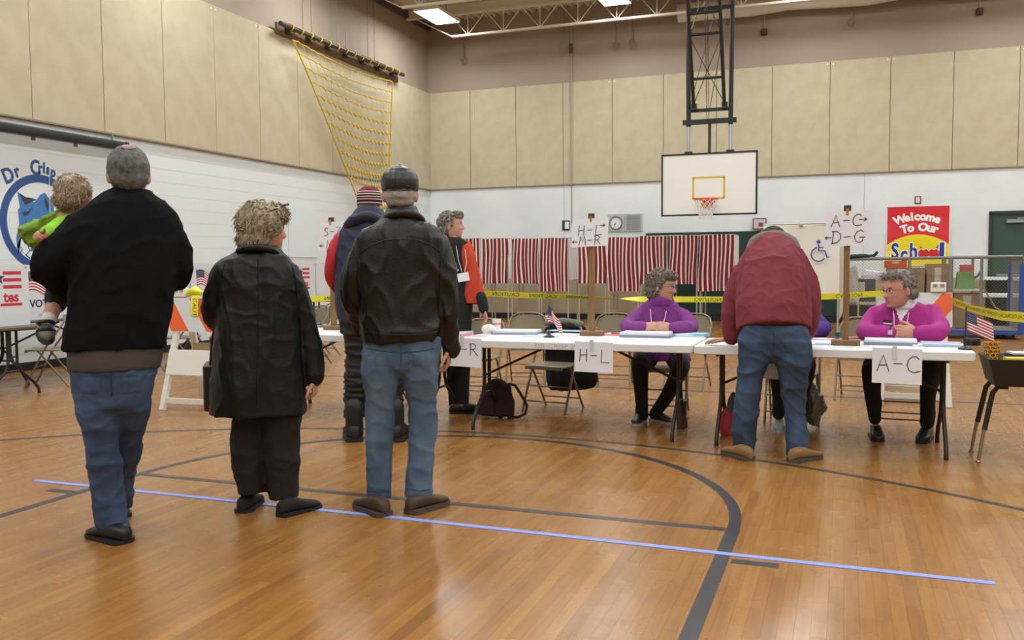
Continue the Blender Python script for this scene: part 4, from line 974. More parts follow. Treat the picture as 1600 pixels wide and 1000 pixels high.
mb = MB(); mb.tube([fg.p(1396, 486, -.19), fg.p(1397, 497, -.215), fg.p(1397, 510, -.23)], .0035, 5); mb.tube([fg.p(1420, 488, -.19), fg.p(1418, 500, -.215), fg.p(1417, 509, -.23)], .0035, 5); mb.build('lanyard', LANYARD, ob)
c = fg.p(1387, 502, -.222); MB().box(c, (.065, .006, .022), Euler((0, .08, 0)).to_matrix()).build('name_badge', mat('dark_name_badge', '#3c3a3c', .4), ob, False)
c = fg.p(1387, 505.5, -.224); MB().box(c, (.065, .006, .010), Euler((0, .08, 0)).to_matrix()).build('badge_stripe', BADGE, ob.children[-1], False)
mb = MB(); mb.tube([fg.p(1391.5+2*math.cos(a), 520+9*math.sin(a), -.43+.05*math.cos(a)) for a in [2*PI*i/14 for i in range(14)]], .009, 6, closed=True); mb.build('watch_strap', SOLE, ob)
MB().box(fg.p(1391, 519, -.487), (.032, .008, .036)).build('wristwatch', mat('steel_watch', '#c9ccd2', .25, metal=.7), ob, False)
for x, y, d, yw in ((1367, 684, -.42, PI+.12), (1448, 690, -.38, PI-.15)):
    l = fg.p(x, y-10, d); shoe(ob, (l.x, l.y+.1, 0), yw, .27, .10, .09, BLSH, SOLE)
# ------------------------------------------------------------------ furniture
WTOP = mat('white_table_plastic', '#dfe0e2', .45, bump=.05, bscale=120); DARKM = mat('dark_brown_steel', '#2a2421', .4, metal=.3)
TANM = mat('beige_enamel_steel', '#8d8672', .35, metal=.25); TANT = mat('beige_steel_tube', '#7d6f5b', .35, metal=.3); FOOT = mat('black_rubber_foot', '#1a1918', .7)
BTOP = mat('brown_laminate_top', '#5c5045', .45)
def folding_table(label, x0, x1, y0, y1, z=.74, rz=0, top=WTOP, thick=.062, group='white folding tables'):
    L_ = x1-x0; D_ = y1-y0; t = thing('folding_table', label, 'table', ((x0+x1)/2, (y0+y1)/2, 0), rz, group)
    MB().rbox((0, 0, z-thick/2), (L_, D_, thick), .035, 5).build('tabletop', top, t)
    for sx in (-1, 1):
        x = sx*(L_/2-.16)
        for sy in (-1, 1):
            mb = MB(); mb.tube([(x, sy*.055, z-thick), (x, sy*.055, .36), (x, sy*.09, .27), (x, sy*.25, .13), (x, sy*.31, .05), (x, sy*.315, .0)], [.015]*5+[.017], 8); mb.build('leg', DARKM, t)
        MB().tube([(x, -.1, .27), (x, .1, .27)], .011, 6).tube([(x-sx*.0, -.3, z-thick-.012), (x, .3, z-thick-.012)], .012, 6).build('crossbar', DARKM, t)
        MB().tube([(x, 0, .42), (x-sx*.5, 0, z-thick-.03)], .011, 6).tube([(x, -.055, .42), (x, .055, .42)], .01, 6).build('brace', DARKM, t)
    return t
TA = folding_table('white folding table at centre carrying the H-L post sign and the small drooping flag', -2.98, -1.035, 6.62, 7.38)
TB = folding_table('white folding table at right with the A-C sheet taped on its front edge', -1.02, .83, 6.58, 7.34)
TC = folding_table('white folding table at left behind the queue, mostly hidden by navy parka man', -5.05, -3.16, 6.80, 7.56)
ZT = .741
mb = MB(); mb.text('DR CRISP PTO', .045, lambda x, y, z: (-2.05+x*1.5, 6.6195-z, .706+y), depth=.0008); o = mb.build('marker_lettering', mat('faded_marker', '#b4b4b5', .7), None, False)
o.location = (-TA.location[0], -TA.location[1], 0); o.parent = TA
def chair(label, x, y, rz, k=.97, coat=None, group='metal folding chairs'):
    t = thing('folding_chair', label, 'chair', (x, y, 0), rz, group); t.scale = (k, k, k)
    def seat(u, v): return (-.2+.4*u, -.2+.38*v, .43+.012*math.cos((u-.5)*PI)-.015*v)
    mb = MB(); mb.rbox((0, 0, .432), (.40, .39, .022), .05, 5); mb.box((0, -.19, .42), (.38, .012, .03)); mb.build('seat', TANM, t)
    mb = MB()
    mb.grid(lambda u, v: (-.205+.41*u, .235-.035*math.sin(u*PI)*-1+.03*v, .555+.235*v-(.06*(abs(2*u-1)**4) if v > .5 else 0)), 10, 5)
    mb.grid(lambda u, v: (-.205+.41*u, .243-.035*math.sin(u*PI)*-1+.03*v, .555+.235*v-(.06*(abs(2*u-1)**4) if v > .5 else 0)), 10, 5, flip=True)
    mb.build('backrest', TANM, t)
    MB().tube([(-.22, -.2, 0), (-.22, .03, .45), (-.22, .21, .70), (-.19, .245, .77), (-.12, .29, .805), (0, .305, .812), (.12, .29, .805), (.19, .245, .77), (.22, .21, .70), (.22, .03, .45), (.22, -.2, 0)], .0115, 8).build('front_frame', TANT, t)
    for sx in (-1, 1):
        MB().tube([(sx*.20, -.05, .43), (sx*.20, .27, 0)], .0105, 8).build('leg', TANT, t)
    MB().tube([(-.22, -.15, .10), (.22, -.15, .10)], .007, 6).tube([(-.22, -.08, .235), (.22, -.08, .235)], .007, 6).build('stretcher', TANT, t)
    MB().tube([(-.2, .2, .10), (.2, .2, .10)], .007, 6).build('stretcher', TANT, t)
    return t
def pxy(x, Y): return onY(x, 500, Y)[0]
chair('metal folding chair with a dark coat over its back, behind the centre table', -2.50, 7.82, -.14)
chair('metal folding chair under the woman in purple sweater', pxy(1036, 7.9), 7.92, .05)
chair('metal folding chair under the seated person hidden by the bending man', pxy(1240, 7.9), 7.9, 0)
chair('metal folding chair under the woman in magenta cardigan', pxy(1413, 7.8), 7.80, -.05)
chair('empty metal folding chair in second row, behind the small drooping flag', pxy(822, 9.5), 9.5, .25)
chair('empty metal folding chair in second row, just right of the H-L post', pxy(956, 9.6), 9.6, .1)
chair('empty metal folding chair in second row, behind right shoulder of purple sweater woman', pxy(1074, 9.7), 9.7, -.1)
chair('empty metal folding chair in second row, beside the A-C post', pxy(1345, 9.4), 9.4, -.1)
chair('metal folding chair behind the woman in orange cardigan', pxy(742, 8.2), 8.3, .1)
chair('metal folding chair pushed under the left table beside navy parka man', -4.25, 7.65, -.25)
chair('tan metal folding chair at far left, below the toddler foot', -8.55, 7.75, -1.0)
chair('tan metal folding chair at far left, behind the first tan chair', -8.15, 8.75, -1.3)
chair('tan metal folding chair left of the barricade, behind the man in black', -8.2, 9.6, -1.2)
chair('metal folding chair past the caution tape, between coat woman and navy parka man', -6.95, 10.6, -.4)
chair('metal folding chair in front of the white booths, second past the caution tape', -7.4, 11.6, -.6)
# coat draped over the chair
ct = Soft(); co = thing('draped_coat', 'black coat hanging over the back of the centre metal chair', 'coat', (-2.50, 7.82, 0), -.14)
s_ = Soft(); s_.limb([(0, .27, .76), (0, .32, .62), (0, .36, .42), (0.02, .38, .24), (.03, .38, .16)], [(.22, .04), (.24, .045), (.26, .05), (.28, .045), (.25, .03)], side=(1, 0, 0), n=24)
cloth(s_, 'coat_body', BLACKC, co, .014, 3, .014, 22, 7, (1.6, 1, .3))
s_ = Soft(); s_.limb([(-.17, .27, .775), (0, .29, .80), (.17, .27, .775)], [.036, .04, .036]); cloth(s_, 'collar', mat('grey_green_lining', '#6a6c60', .9), co, .012, 3, .005, 40, 8)
# ------------------------------------------------------------------ handwriting
GL = {'A': [[(0, 0), (.35, 1), (.7, 0)], [(.15, .38), (.6, .4)]],
      'C': [[(.7, .82), (.55, .98), (.3, .98), (.08, .75), (.02, .45), (.12, .12), (.38, 0), (.75, .1)]],
      'D': [[(.1, 0), (.15, 1)], [(0, .98), (.4, .98), (.7, .75), (.72, .4), (.45, .08), (0, .0)]],
      'G': [[(.72, .85), (.5, 1), (.2, .85), (.03, .5), (.15, .12), (.45, 0), (.68, .15), (.68, .42)], [(.4, .42), (.85, .42)]],
      'H': [[(.05, 0), (.1, 1)], [(.6, 0), (.62, 1)], [(.07, .5), (.6, .55)]],
      'L': [[(.15, 1), (.08, 0), (.75, .02)]],
      'M': [[(0, 0), (.15, 1), (.38, .35), (.6, 1), (.75, 0)]],
      'R': [[(.08, 0), (.12, 1)], [(0, .95), (.4, 1), (.6, .8), (.45, .55), (.12, .5)], [(.3, .52), (.75, 0)]],
      'S': [[(.6, .9), (.35, 1), (.1, .82), (.2, .58), (.5, .45), (.6, .2), (.35, 0), (.05, .1)]],
      'N': [[(0, 0), (.05, 1), (.6, 0), (.65, 1)]], 'Z': [[(0, 1), (.6, 1), (0, 0), (.65, 0)]],
      '-': [[(.1, .5), (.6, .52)]], '>': [[(0, .5), (.9, .5)], [(.6, .72), (.92, .5), (.6, .28)]], '<': [[(.9, .5), (0, .5)], [(.3, .72), (0, .5), (.3, .28)]], ' ': []}
def write(mb, txt, x, y, h, fn, w_=.85, r=.0032):
    for ch in txt:
        for st in GL[ch]:
            mb.tube([fn(x+a*h, y+b*h) for a, b in st], r, 5)
        x += h*(w_ if ch != ' ' else .4)
PAPER = mat('white_paper', '#e2e1e8', .75)
WOODP = mat('stained_pine', '#7a5a35', .6, col2='#8d6c42', scale=6, stretch=(6, 6, .7)); WOODB = mat('wood_base_block', '#8a6a45', .6, col2='#7a5b39', scale=8)
def post_sign(label, px, pyb, topy, lines, sheet, zt=ZT):
    """sheet = (x0,y0,x1,y1) pixels in the plane of the post"""
    b = ground(px, pyb, zt); t = thing('post_sign', label, 'sign', (b[0], b[1], zt), 0)
    Y = b[1]; zt2 = onY(px, topy, Y)[2]-zt; tx = onY(px, topy, Y)[0]-b[0]
    MB().rbox((0, 0, .02), (.20, .12, .04), .03, 4).build('base', WOODB, t)
    MB().box((0, 0, .04+(zt2-.04)/2), (.042, .042, zt2-.04)).build('post', WOODP, t, False)
    a, c = onY(sheet[0], sheet[1], Y-.03), onY(sheet[2], sheet[3], Y-.03)
    x0, x1, z0, z1 = a[0]-b[0], c[0]-b[0], c[2]-zt, a[2]-zt
    mb = MB()
    f = lambda u, v, e=0: (x0+(x1-x0)*u+.01*v, -.026-.006*math.sin(u*PI*1.3)-.012*(1-v)-e, z0+(z1-z0)*v+.012*u)
    mb.grid(lambda u, v: f(u, v), 10, 8); mb.grid(lambda u, v: f(u, v, -.002), 10, 8, flip=True)
    sh = mb.build('sheet', PAPER, t)
    tw, th = x1-x0, z1-z0; mb = MB()
    for (txt, u, v, h) in lines: write(mb, txt, u*tw, v*th, h*th, lambda x, y: Vector(f(x/tw, y/th, .001)))
    mb.build('lettering', INK, sh)
    MB().box((0, -.028, z1+.0), (.018, .012, .05)).build('clip', mat('brass_clip', '#b08a3c', .4, metal=.5), t, False)
    MB().box((0, -.012, z1+.02), (.05, .02, .055)).build('cap_block', mat('dark_wood_block', '#4a3526', .6), t, False)
    return t
post_sign('wooden post with handwritten H-L and M-R paper sign, standing on the centre table', 925, 524, 339, [('H-L', .17, .40, .36), ('>', .76, .62, .22), ('<', .02, .08, .22), ('M-R', .22, .06, .32)], (893, 343, 949, 386))
post_sign('wooden post with handwritten A-C and D-G paper sign, standing on the right table', 1321, 539, 321, [('A-C', .12, .56, .34), ('>', .72, .62, .24), ('<', .0, .16, .20), ('D-G', .14, .08, .36)], (1289, 332, 1360, 385))
post_sign('wooden post with handwritten S-Z paper sign, half hidden by navy parka man', 522, 515, 345, [('S-Z', .18, .52, .28), ('<', .05, .08, .2), ('N', .3, .08, .28)], (497, 348, 545, 392))
def hung(label, px0, py0, px1, py1, txt, Yf, dx=.1, hh=.36, vv=.42):
    a, c = onY(px0, py0, Yf), onY(px1, py1, Yf); t = thing('paper_sign', label, 'sign', (a[0], Yf, c[2]), 0, None)
    tw, th = c[0]-a[0], a[2]-c[2]; mb = MB(); f = lambda u, v, e=0: (u*tw, -.003-.01*(1-v)**2-e, v*th-.006*u)
    mb.grid(lambda u, v: f(u, v), 6, 6); mb.grid(lambda u, v: f(u, v, -.0015), 6, 6, flip=True); mb.build('sheet', PAPER, t)
    mb = MB(); write(mb, txt, dx*tw, vv*th, hh*th, lambda x, y: Vector(f(x/tw, y/th, .001))); mb.build('lettering', INK, t)
    MB().box((tw*.45, -.006, th*.86), (.03, .002, .09)).build('sticky_tape', mat('clear_tape', '#cfcfd6', .25), t, False)
hung('handwritten M-R paper sheet hanging from left end of the centre table', 698, 527, 753, 573, 'M-R', 6.615, .12, .42, .40)
hung('handwritten H-L paper sheet hanging from the centre table below the post', 898, 533, 958, 582, 'H-L', 6.615, .12, .42, .34)
hung('handwritten D-G paper sheet hanging from the right table behind the bending man', 1180, 545, 1228, 592, 'D-G', 6.575, .1, .42, .34)
hung('handwritten A-C paper sheet hanging from the right table below magenta cardigan woman', 1363, 543, 1440, 600, 'A-C', 6.575, .1, .46, .34)
# ------------------------------------------------------------------ flags
FR = mat('flag_red', '#b02a45', .8); FWH = mat('flag_white', '#e8e2e4', .8); FBL = mat('flag_blue', '#2f3a66', .8)
def flag_mesh(fn, star=True):
    mb = MB()
    mb.grid(lambda u, v: fn(u, v), 20, 26, mfn=lambda i, j: 2 if (i < 8 and j >= 12) else (0 if (j//2) % 2 == 0 else 1))
    if star:
        for r_ in range(5):
            for c_ in range(6):
                u, v = .03+c_*.065, .53+r_*.095
                p = [Vector(fn(u+a, v+b)) for a, b in ((-.012, 0), (0, -.02), (.012, 0), (0, .02))]
                n = (p[1]-p[0]).cross(p[2]-p[0]).normalized()*.0008
                mb.add([q+n for q in p]+[q-n for q in p], [(0, 1, 2, 3), (7, 6, 5, 4)], 1)
    return mb
def desk_flag(label, px, py, toppy, fn_of):
    b = ground(px, py, ZT); t = thing('table_flag', label, 'flag', (b[0], b[1], ZT), 0, 'small flags on the tables')
    h = onY(px, toppy, b[1])[2]-ZT
    MB().lathe([(.045, 0), (.045, .008), (.03, .018), (.012, .028), (.006, .05)], n=18).build('base', mat('black_flag_base', '#141414', .4), t)
    MB().tube([(0, 0, .02), (0, 0, h)], .0035, 6).lathe([(.001, h-.004), (.007, h+.004), (.001, h+.02)], n=8).build('staff', mat('black_flag_staff', '#1b1714', .4), t)
    flag_mesh(fn_of(h)).build('cloth', [FR, FWH, FBL], t)
    return t
desk_flag('small table flag drooping from a black staff on the centre table', 858, 527, 480, lambda h: (lambda u, v: (.0+.10*u*(1-.35*v)-.03*math.sin(v*3)*(1-u)+.02*u, -.012*math.sin(u*9+v*4), h-.13+.125*v-.075*u+.02*math.sin(u*6))))
desk_flag('small table flag spread out on a black staff on the right table', 1508, 546, 484, lambda h: (lambda u, v: (.175*u*.92+.015*(1-v), -.010*math.sin(u*8), h-.145+.135*v-.075*u)))
# ------------------------------------------------------------------ papers and things on the tables
PC = dict(white=PAPER, blue=mat('light_blue_paper', '#9cc4e6', .7), sky=mat('sky_blue_sheet', '#b9d6ee', .7), mint=mat('mint_green_paper', '#b5dcd6', .7), pink=mat('pink_paper', '#e6a9cf', .7), red=mat('salmon_red_paper', '#e07a80', .7), lilac=mat('lilac_grey_folder', '#8387a3', .6), hot=mat('hot_pink_paper', '#e0457c', .7), yellow=mat('yellow_folder', '#d8bd1c', .6), dark=mat('dark_folder', '#3f4150', .5))
def sheets(name, label, cat, px, py, w_, d_, layers, rz=0, z=ZT, group=None):
    b = ground(px, py, z) if px > 20 else (px, py); t = thing(name, label, cat, (b[0], b[1], z), rz, group); zz = 0
    for k, (m, h, dx, dy, sw, sd) in enumerate(layers):
        MB().box((dx, dy, zz+h/2), (w_*sw, d_*sd, h)).build(('folder', 'paper_stack', 'sheet', 'sheet', 'sheet')[k] if len(layers) > 1 else 'sheet', PC[m], t, False); zz += h
    return t
sheets('binder', 'open binder of white pages left on the centre table, next to the plastic cup', 'binder', 808, 521, .40, .28, [('lilac', .012, 0, 0, 1, 1), ('white', .018, .0, .01, .94, .94)], .12)
sheets('paper_sheet', 'light blue paper sheet lying at back of the centre table', 'paper', 886, 517, .34, .16, [('blue', .003, 0, 0, 1, 1)], -.1)
sheets('paper_sheet', 'mint green paper sheet behind the small drooping flag', 'paper', 846, 525, .30, .2, [('mint', .003, 0, 0, 1, 1)], .1)
sheets('paper_sheet', 'white sheet stack at the left foot of the H-L post', 'paper', 884, 523, .30, .22, [('white', .005, 0, 0, 1, 1)], -.2)
sheets('paper_sheet', 'pink-red papers right of the H-L post base', 'paper', 966, 523, .30, .2, [('red', .006, 0, 0, 1, 1), ('white', .003, .02, .05, .8, .6)], .15)
sheets('binder', 'thick white binder pages in front of purple sweater woman', 'binder', 1012, 526, .42, .24, [('lilac', .02, 0, 0, 1, 1), ('white', .02, -.01, .0, .94, .96)], .0)
sheets('paper_pad', 'white pad with light blue sheet right of purple sweater woman', 'paper', 1080, 525, .27, .2, [('sky', .015, 0, 0, 1, 1), ('white', .004, -.05, .01, .6, .9), ('blue', .004, .06, .01, .5, .9)], -.1)
sheets('paper_sheet', 'hot pink and lilac sheets at the left end of the centre table', 'paper', 738, 525, .22, .12, [('pink', .004, .02, 0, 1, 1), ('hot', .004, -.07, .02, .4, .6)], .05)
sheets('paper_sheet', 'pink and white sheets beside the bending man right sleeve', 'paper', 1283, 530, .30, .14, [('pink', .005, 0, 0, 1, 1), ('white', .003, -.06, .0, .7, .9)], .0)
sheets('paper_sheet', 'light blue sheet beside the A-C post base at the left', 'paper', 1290, 538, .26, .10, [('white', .004, 0, 0, 1, 1), ('blue', .003, .02, 0, .7, .9)], .0)
sheets('paper_sheet', 'red paper strip right of the A-C post base', 'paper', 1343, 528, .18, .12, [('red', .006, 0, 0, 1, 1)], .2)
sheets('binder', 'thick white binder pages in front of magenta cardigan woman', 'binder', 1391, 538, .36, .20, [('lilac', .022, 0, 0, 1, 1), ('white', .018, 0, 0, .97, .96)], -.03)
sheets('paper_pad', 'pad of white, pink and blue sheets left of the right table flag', 'paper', 1465, 540, .33, .2, [('white', .012, 0, 0, 1, 1), ('blue', .006, .02, -.03, .75, .8), ('pink', .004, .02, .07, .8, .4)], -.05)
MB().tube([ground(950, 518, ZT+.012), ground(984, 523, ZT+.012)], .006, 6)
mb = MB(); a = ground(955, 520, ZT+.016); c = ground(985, 523.5, ZT+.016); mb.tube([a, c], .006, 7); tag(mb.build('red_pen', mat('red_plastic', '#c43a4a', .4)), 'red pen lying on pink-red papers by the H-L post', 'pen')
b = ground(776, 520, ZT); t = thing('plastic_cup', 'white plastic cup with red band on the centre table', 'cup', (b[0], b[1], ZT))
MB().lathe([(.03, 0), (.036, .06), (.041, .118), (.043, .122), (.040, .122), (.034, .06), (.028, .006), (.0, .006)], n=22).build('cup_body', mat('white_cup_plastic', '#e6e4e4', .4), t)
MB().lathe([(.0375, .07), (.0395, .092)], n=22).build('red_band', mat('cup_red_print', '#d98a8f', .5), t)
b = ground(764, 522, ZT); s_ = Soft(); s_.limb([(-.035, 0, .042), (0, .01, .048), (.04, .02, .036)], [(.038, .038), (.042, .042), (.03, .03)], n=14); me = s_.fuse(.009, 2); o = put(me, 'glasses_case', mat('white_moulded_plastic', '#dedcd6', .45), None); o.location = (b[0], b[1], ZT); tag(o, 'rounded white plastic case beside the plastic cup on the centre table', 'case')
b = ground(1308, 537, ZT); t = thing('glue_stick', 'teal glue stick standing left of the A-C post', 'glue', (b[0], b[1], ZT))
MB().lathe([(.016, 0), (.016, .055), (.014, .058)], n=14).build('barrel', mat('teal_plastic', '#1c8696', .4), t); MB().lathe([(.0175, .055), (.0175, .082), (.012, .088), (0, .088)], n=14).build('lid', mat('dark_teal_plastic', '#13606e', .4), t)
b = ground(1520, 540, ZT); t = thing('tape_roll', 'round black roll of tape behind the right table flag', 'tape', (b[0], b[1]+.04, ZT))
MB().lathe([(.03, 0), (.055, 0), (.057, .006), (.057, .046), (.054, .05), (.03, .05), (.03, 0)], n=26).build('roll', mat('black_tape', '#1a1a1d', .3), t)
# ------------------------------------------------------------------ school desk at right
t = thing('school_desk', 'dark brown school desk with adjustable legs at right end of the tables', 'desk', (1.22, 6.80, 0)); DBP = mat('dark_brown_desk_plastic', '#1d1715', .45)
mb = MB()
o_, i_ = [(-.32, -.25), (.32, -.25), (.32, .25), (-.32, .25)], .02
for z0, z1, k0, k1 in ((.52, .70, .86, 1.0),):
    vs = [(x*k0, y*k0, z0) for x, y in o_]+[(x*k1, y*k1, z1) for x, y in o_]+[(x*k1*.94, y*k1*.93, z1) for x, y in o_]+[(x*k0*.94, y*k0*.93, z1-.04) for x, y in o_]
    mb.add(vs, [(3, 2, 1, 0)]+[(4*a+i, 4*a+(i+1) % 4, 4*a+4+(i+1) % 4, 4*a+4+i) for a in range(3) for i in range(4)]+[(12, 13, 14, 15)])
mb.build('tub', DBP, t, False)
CHR = mat('nickel_leg', '#a08c74', .3, metal=.8)
for sx in (-1, 1):
    for sy in (-1, 1):
        x, y = sx*.27, sy*.15
        lo_ = MB(); lo_.tube([(x*.7, y, .51), (x*.92, y, .51), (x*1.03, y, .47), (x*1.08, y, .40), (x*1.2, y*1.1, .22)], .017, 9); lg = lo_.build('leg', DBP, t)
        MB().tube([(x*1.2, y*1.1, .24), (x*1.32, y*1.2, .02)], [.0125, .010], 9).lathe([(.016, 0), (.017, .008), (.009, .018)], (x*1.325, y*1.205, 0), 10).build('leg_extension', CHR, lg)
zd = .661
b = onY(1550, 530, 6.86); t = thing('mug', 'giraffe print mug on the school desk', 'mug', (b[0], b[1], zd))
MB().lathe([(.045, 0), (.05, .01), (.05, .125), (.0505, .13), (.046, .13), (.045, .02), (0, .02)], n=26).build('cup_body', mat('mug_yellow', '#e0a832', .35), t)
mb = MB(); rr = random.Random(4)
for r_ in range(5):
    for c_ in range(10):
        a0 = 2*PI*(c_+.5*(r_ % 2))/10; z = .017+r_*.0245; pts = []
        for q in range(6):
            a = 2*PI*q/6+.3; k = rr.uniform(.75, 1.05); pts.append((a0+.315*k*math.cos(a), z+.0128*k*math.sin(a)))
        mb.prism(pts, lambda a, b_, d: ((.0501+d)*math.cos(a), (.0501+d)*math.sin(a), b_), .0006)
mb.build('spots', mat('mug_brown_spots', '#5a2f16', .4), t, False)
sheets('folder', 'yellow folder lying on the front of the school desk', 'folder', 1.085, 6.665, .15, .11, [('yellow', .045, 0, 0, 1, 1)], .1, .661)
sheets('paper_sheet', 'white papers on the back of the school desk', 'paper', 1.19, 6.92, .25, .14, [('dark', .05, 0, 0, 1, 1), ('white', .012, 0, .0, .95, .95)], .2, .661)
sheets('folder', 'dark folder on the school desk at the right edge', 'folder', 1.27, 6.67, .15, .12, [('dark', .048, 0, 0, 1, 1)], -.1, .661)
# ------------------------------------------------------------------ bags and things under the tables
g = ground(776, 654); t = thing('tote_bag', 'dark maroon tote bag with long strap on floor under the centre table', 'bag', (g[0], g[1], 0), .25); MB2 = mat('dark_maroon_canvas', '#2c1619', .8, bump=.2, bscale=60)
s_ = Soft(); s_.limb([(0, .05, .02), (0, .05, .15), (.0, .05, .24)], [(.155, .075), (.15, .07), (.12, .05)], side=(1, 0, 0), n=24, round_=(False, True)); s_.limb([(-.1, .05, .24), (.0, .03, .31), (.09, .05, .26)], [.04, .05, .04]); cloth(s_, 'bag_body', MB2, t, .010, 3, .008, 35, 4)
MB().box((-.08, -.04, .13), (.12, .02, .17)).build('front_pocket', MB2, t, False)
MB().tube([(.10, .05, .30), (.16, .04, .29), (.22, .02, .2), (.265, .0, .12), (.255, -.01, .05), (.2, -.02, .02), (.1, -.03, .015)], .013, 7).build('strap', MB2, t)
g = ground(1137, 684); t = thing('shopping_bag', 'small red bag on floor behind the left leg of the right table', 'bag', (g[0], g[1]+.1, 0))
s_ = Soft(); s_.limb([(0, 0, .02), (0, 0, .1), (0, 0, .2)], [(.07, .05), (.075, .05), (.05, .03)], side=(1, 0, 0)); cloth(s_, 'bag_body', mat('red_bag_cloth', '#a12a35', .7), t, .010, 2, .006, 50, 5)
s_ = Soft(); s_.limb([(.01, 0, .2), (.02, 0, .28), (.03, 0, .33)], [.035, .03, .015]); s_.build('bag_neck', mat('grey_bag_lining', '#4a4a4c', .8), t)
q = onY(1268, 628, 7.55); s_ = Soft(); s_.limb([(0, 0, .12), (.0, 0, .06), (.01, 0, -.05), (.02, 0, -.13)], [.03, .075, .1, .06], n=16)
t = thing('plastic_bag', 'grey plastic bag hanging from the hidden person chair', 'bag', (q[0], q[1], q[2])); cloth(s_, 'bag_body', mat('grey_translucent_plastic', '#84827c', .35), t, .011, 1, .02, 45, 6)
MB().tube([(-.01, 0, .12), (-.03, .05, .22)], .006, 5).build('handle', mat('grey_translucent_plastic', '#84827c', .35), t)
g = ground(1063, 671); t = thing('tumbler', 'dark travel tumbler on floor under the centre table right leg', 'tumbler', (g[0], g[1]+.05, 0))
MB().lathe([(.035, 0), (.038, .02), (.047, .2), (.047, .215)], n=18).build('tumbler_body', mat('smoked_plastic', '#4a3f38', .25), t); MB().lathe([(.05, .212), (.05, .23), (.03, .24), (0, .24)], n=18).build('lid', BLSH, t)
# ------------------------------------------------------------------ barricades and caution tape
OR_ = mat('safety_orange_sheeting', '#dc5a20', .5); BWH = mat('white_barricade_plastic', '#dcdad2', .5); BGR = mat('silver_sheeting', '#c6c9cc', .45)
def barricade(label, x, y, rz, flip):
    t = thing('barricade', label, 'barricade', (x, y, 0), rz, 'striped barricades'); th = math.atan2(.26, 1.0)
    def frame(sy, nm):
        for sx in (-1, 1):
            R = Euler((sy*th, 0, 0)).to_matrix() if False else None
            a, b_ = Vector((sx*.29, sy*.30, 0)), Vector((sx*.235, sy*.03, 1.04)); d = (b_-a)
            mb = MB(); q = d.to_track_quat('Z', 'Y').to_matrix(); mb.box((a+b_)/2, (.06, .035, d.length), q); mb.build('leg', BWH, t, False)
        MB().box((0, sy*.275, .09), (.54, .02, .05)).build('foot_rail', BWH, t, False)
    frame(-1, 0); frame(1, 0)
    tl = Euler((-math.atan2(.27, 1.04), 0, 0)).to_matrix()
    def on(u, v, d): # board plane coords u (x), v (height along slope) from bottom of front frame
        return Vector((u, -.30+.27*v/1.074-.02-d, v))
    z0, z1 = .73, 1.05; W = .33
    MB().prism([(-W, z0), (W, z0), (W, z1), (-W, z1)], lambda a, b_, d: on(a, b_, -d), .022).build('striped_board', BGR, t, False)
    bd = t.children[-1]
    def clip(poly):
        out = poly
        for ax, lim, sg in ((0, -W+.006, 1), (0, W-.006, -1), (1, z0+.006, 1), (1, z1-.006, -1)):
            res = []
            for i in range(len(out)):
                p, q = out[i], out[(i+1) % len(out)]; a, b_ = sg*(p[ax]-lim), sg*(q[ax]-lim)
                if a >= 0: res.append(p)
                if a*b_ < 0: k_ = a/(a-b_); res.append(tuple(p[m]+(q[m]-p[m])*k_ for m in (0, 1)))
            out = res
            if not out: break
        return out
    for k_ in range(-3, 4):
        c_ = k_*.40-.05; sw = .135; dx = .26
        poly = [(c_-sw+(-dx if flip else dx)*1, z0), (c_+sw-.03+(-dx if flip else dx)*1, z0), (c_+sw-.03, z1), (c_-sw, z1)] if True else None
        poly = [(c_+(dx if not flip else -dx)-.1, z0), (c_+(dx if not flip else -dx)+.1, z0), (c_+.1, z1), (c_-.1, z1)]
        poly = clip(poly)
        if len(poly) > 2: MB().prism(poly, lambda a, b_, d: on(a, b_, d), .0012).build('stripe', OR_, bd, False)
    MB().prism([(-.30, .33), (.30, .33), (.29, .56), (-.29, .56)], lambda a, b_, d: on(a, b_, -d), .02).build('lower_board', BWH, t, False)
    MB().prism([(-.28, .50), (.28, .50), (.28, .60), (-.28, .60)], lambda a, b_, d: (a, .15-.27*(b_-.5)+d, b_), .02).build('rear_board', mat('tan_rear_board', '#b9ac90', .6), t, False)
    return t
B1 = barricade('orange striped white barricade at left between the man in black and coat woman', -5.72, 7.02, .02, False)
B2 = barricade('orange striped barricade behind magenta cardigan woman, right shoulder', .63, 9.35, 0, True)
def reel(label, x, y, z, k=1):
    t = thing('tape_dispenser', label, 'dispenser', (x, y, z))
    MB().rbox((0, 0, .045*k), (.13*k, .08*k, .09*k), .02, 4).build('case', mat('white_dispenser_plastic', '#e4e2dc', .45), t)
    for sx in (-1, 1): MB().box((sx*.03*k, -.0405*k, .06*k), (.035*k, .004, .03*k)).build('slot', mat('grey_slot', '#8d8a84', .6), t, False)
reel('white plastic tape dispenser on top of the left barricade', onY(284, 465, 7.0)[0], 7.0, 1.055)
reel('white plastic tape dispenser on top of the right barricade', .84, 9.31, 1.055)
YEL = mat('yellow_caution_tape', '#d9d52e', .4, alpha=1); TXT = mat('black_tape_print', '#2b2a14', .6)
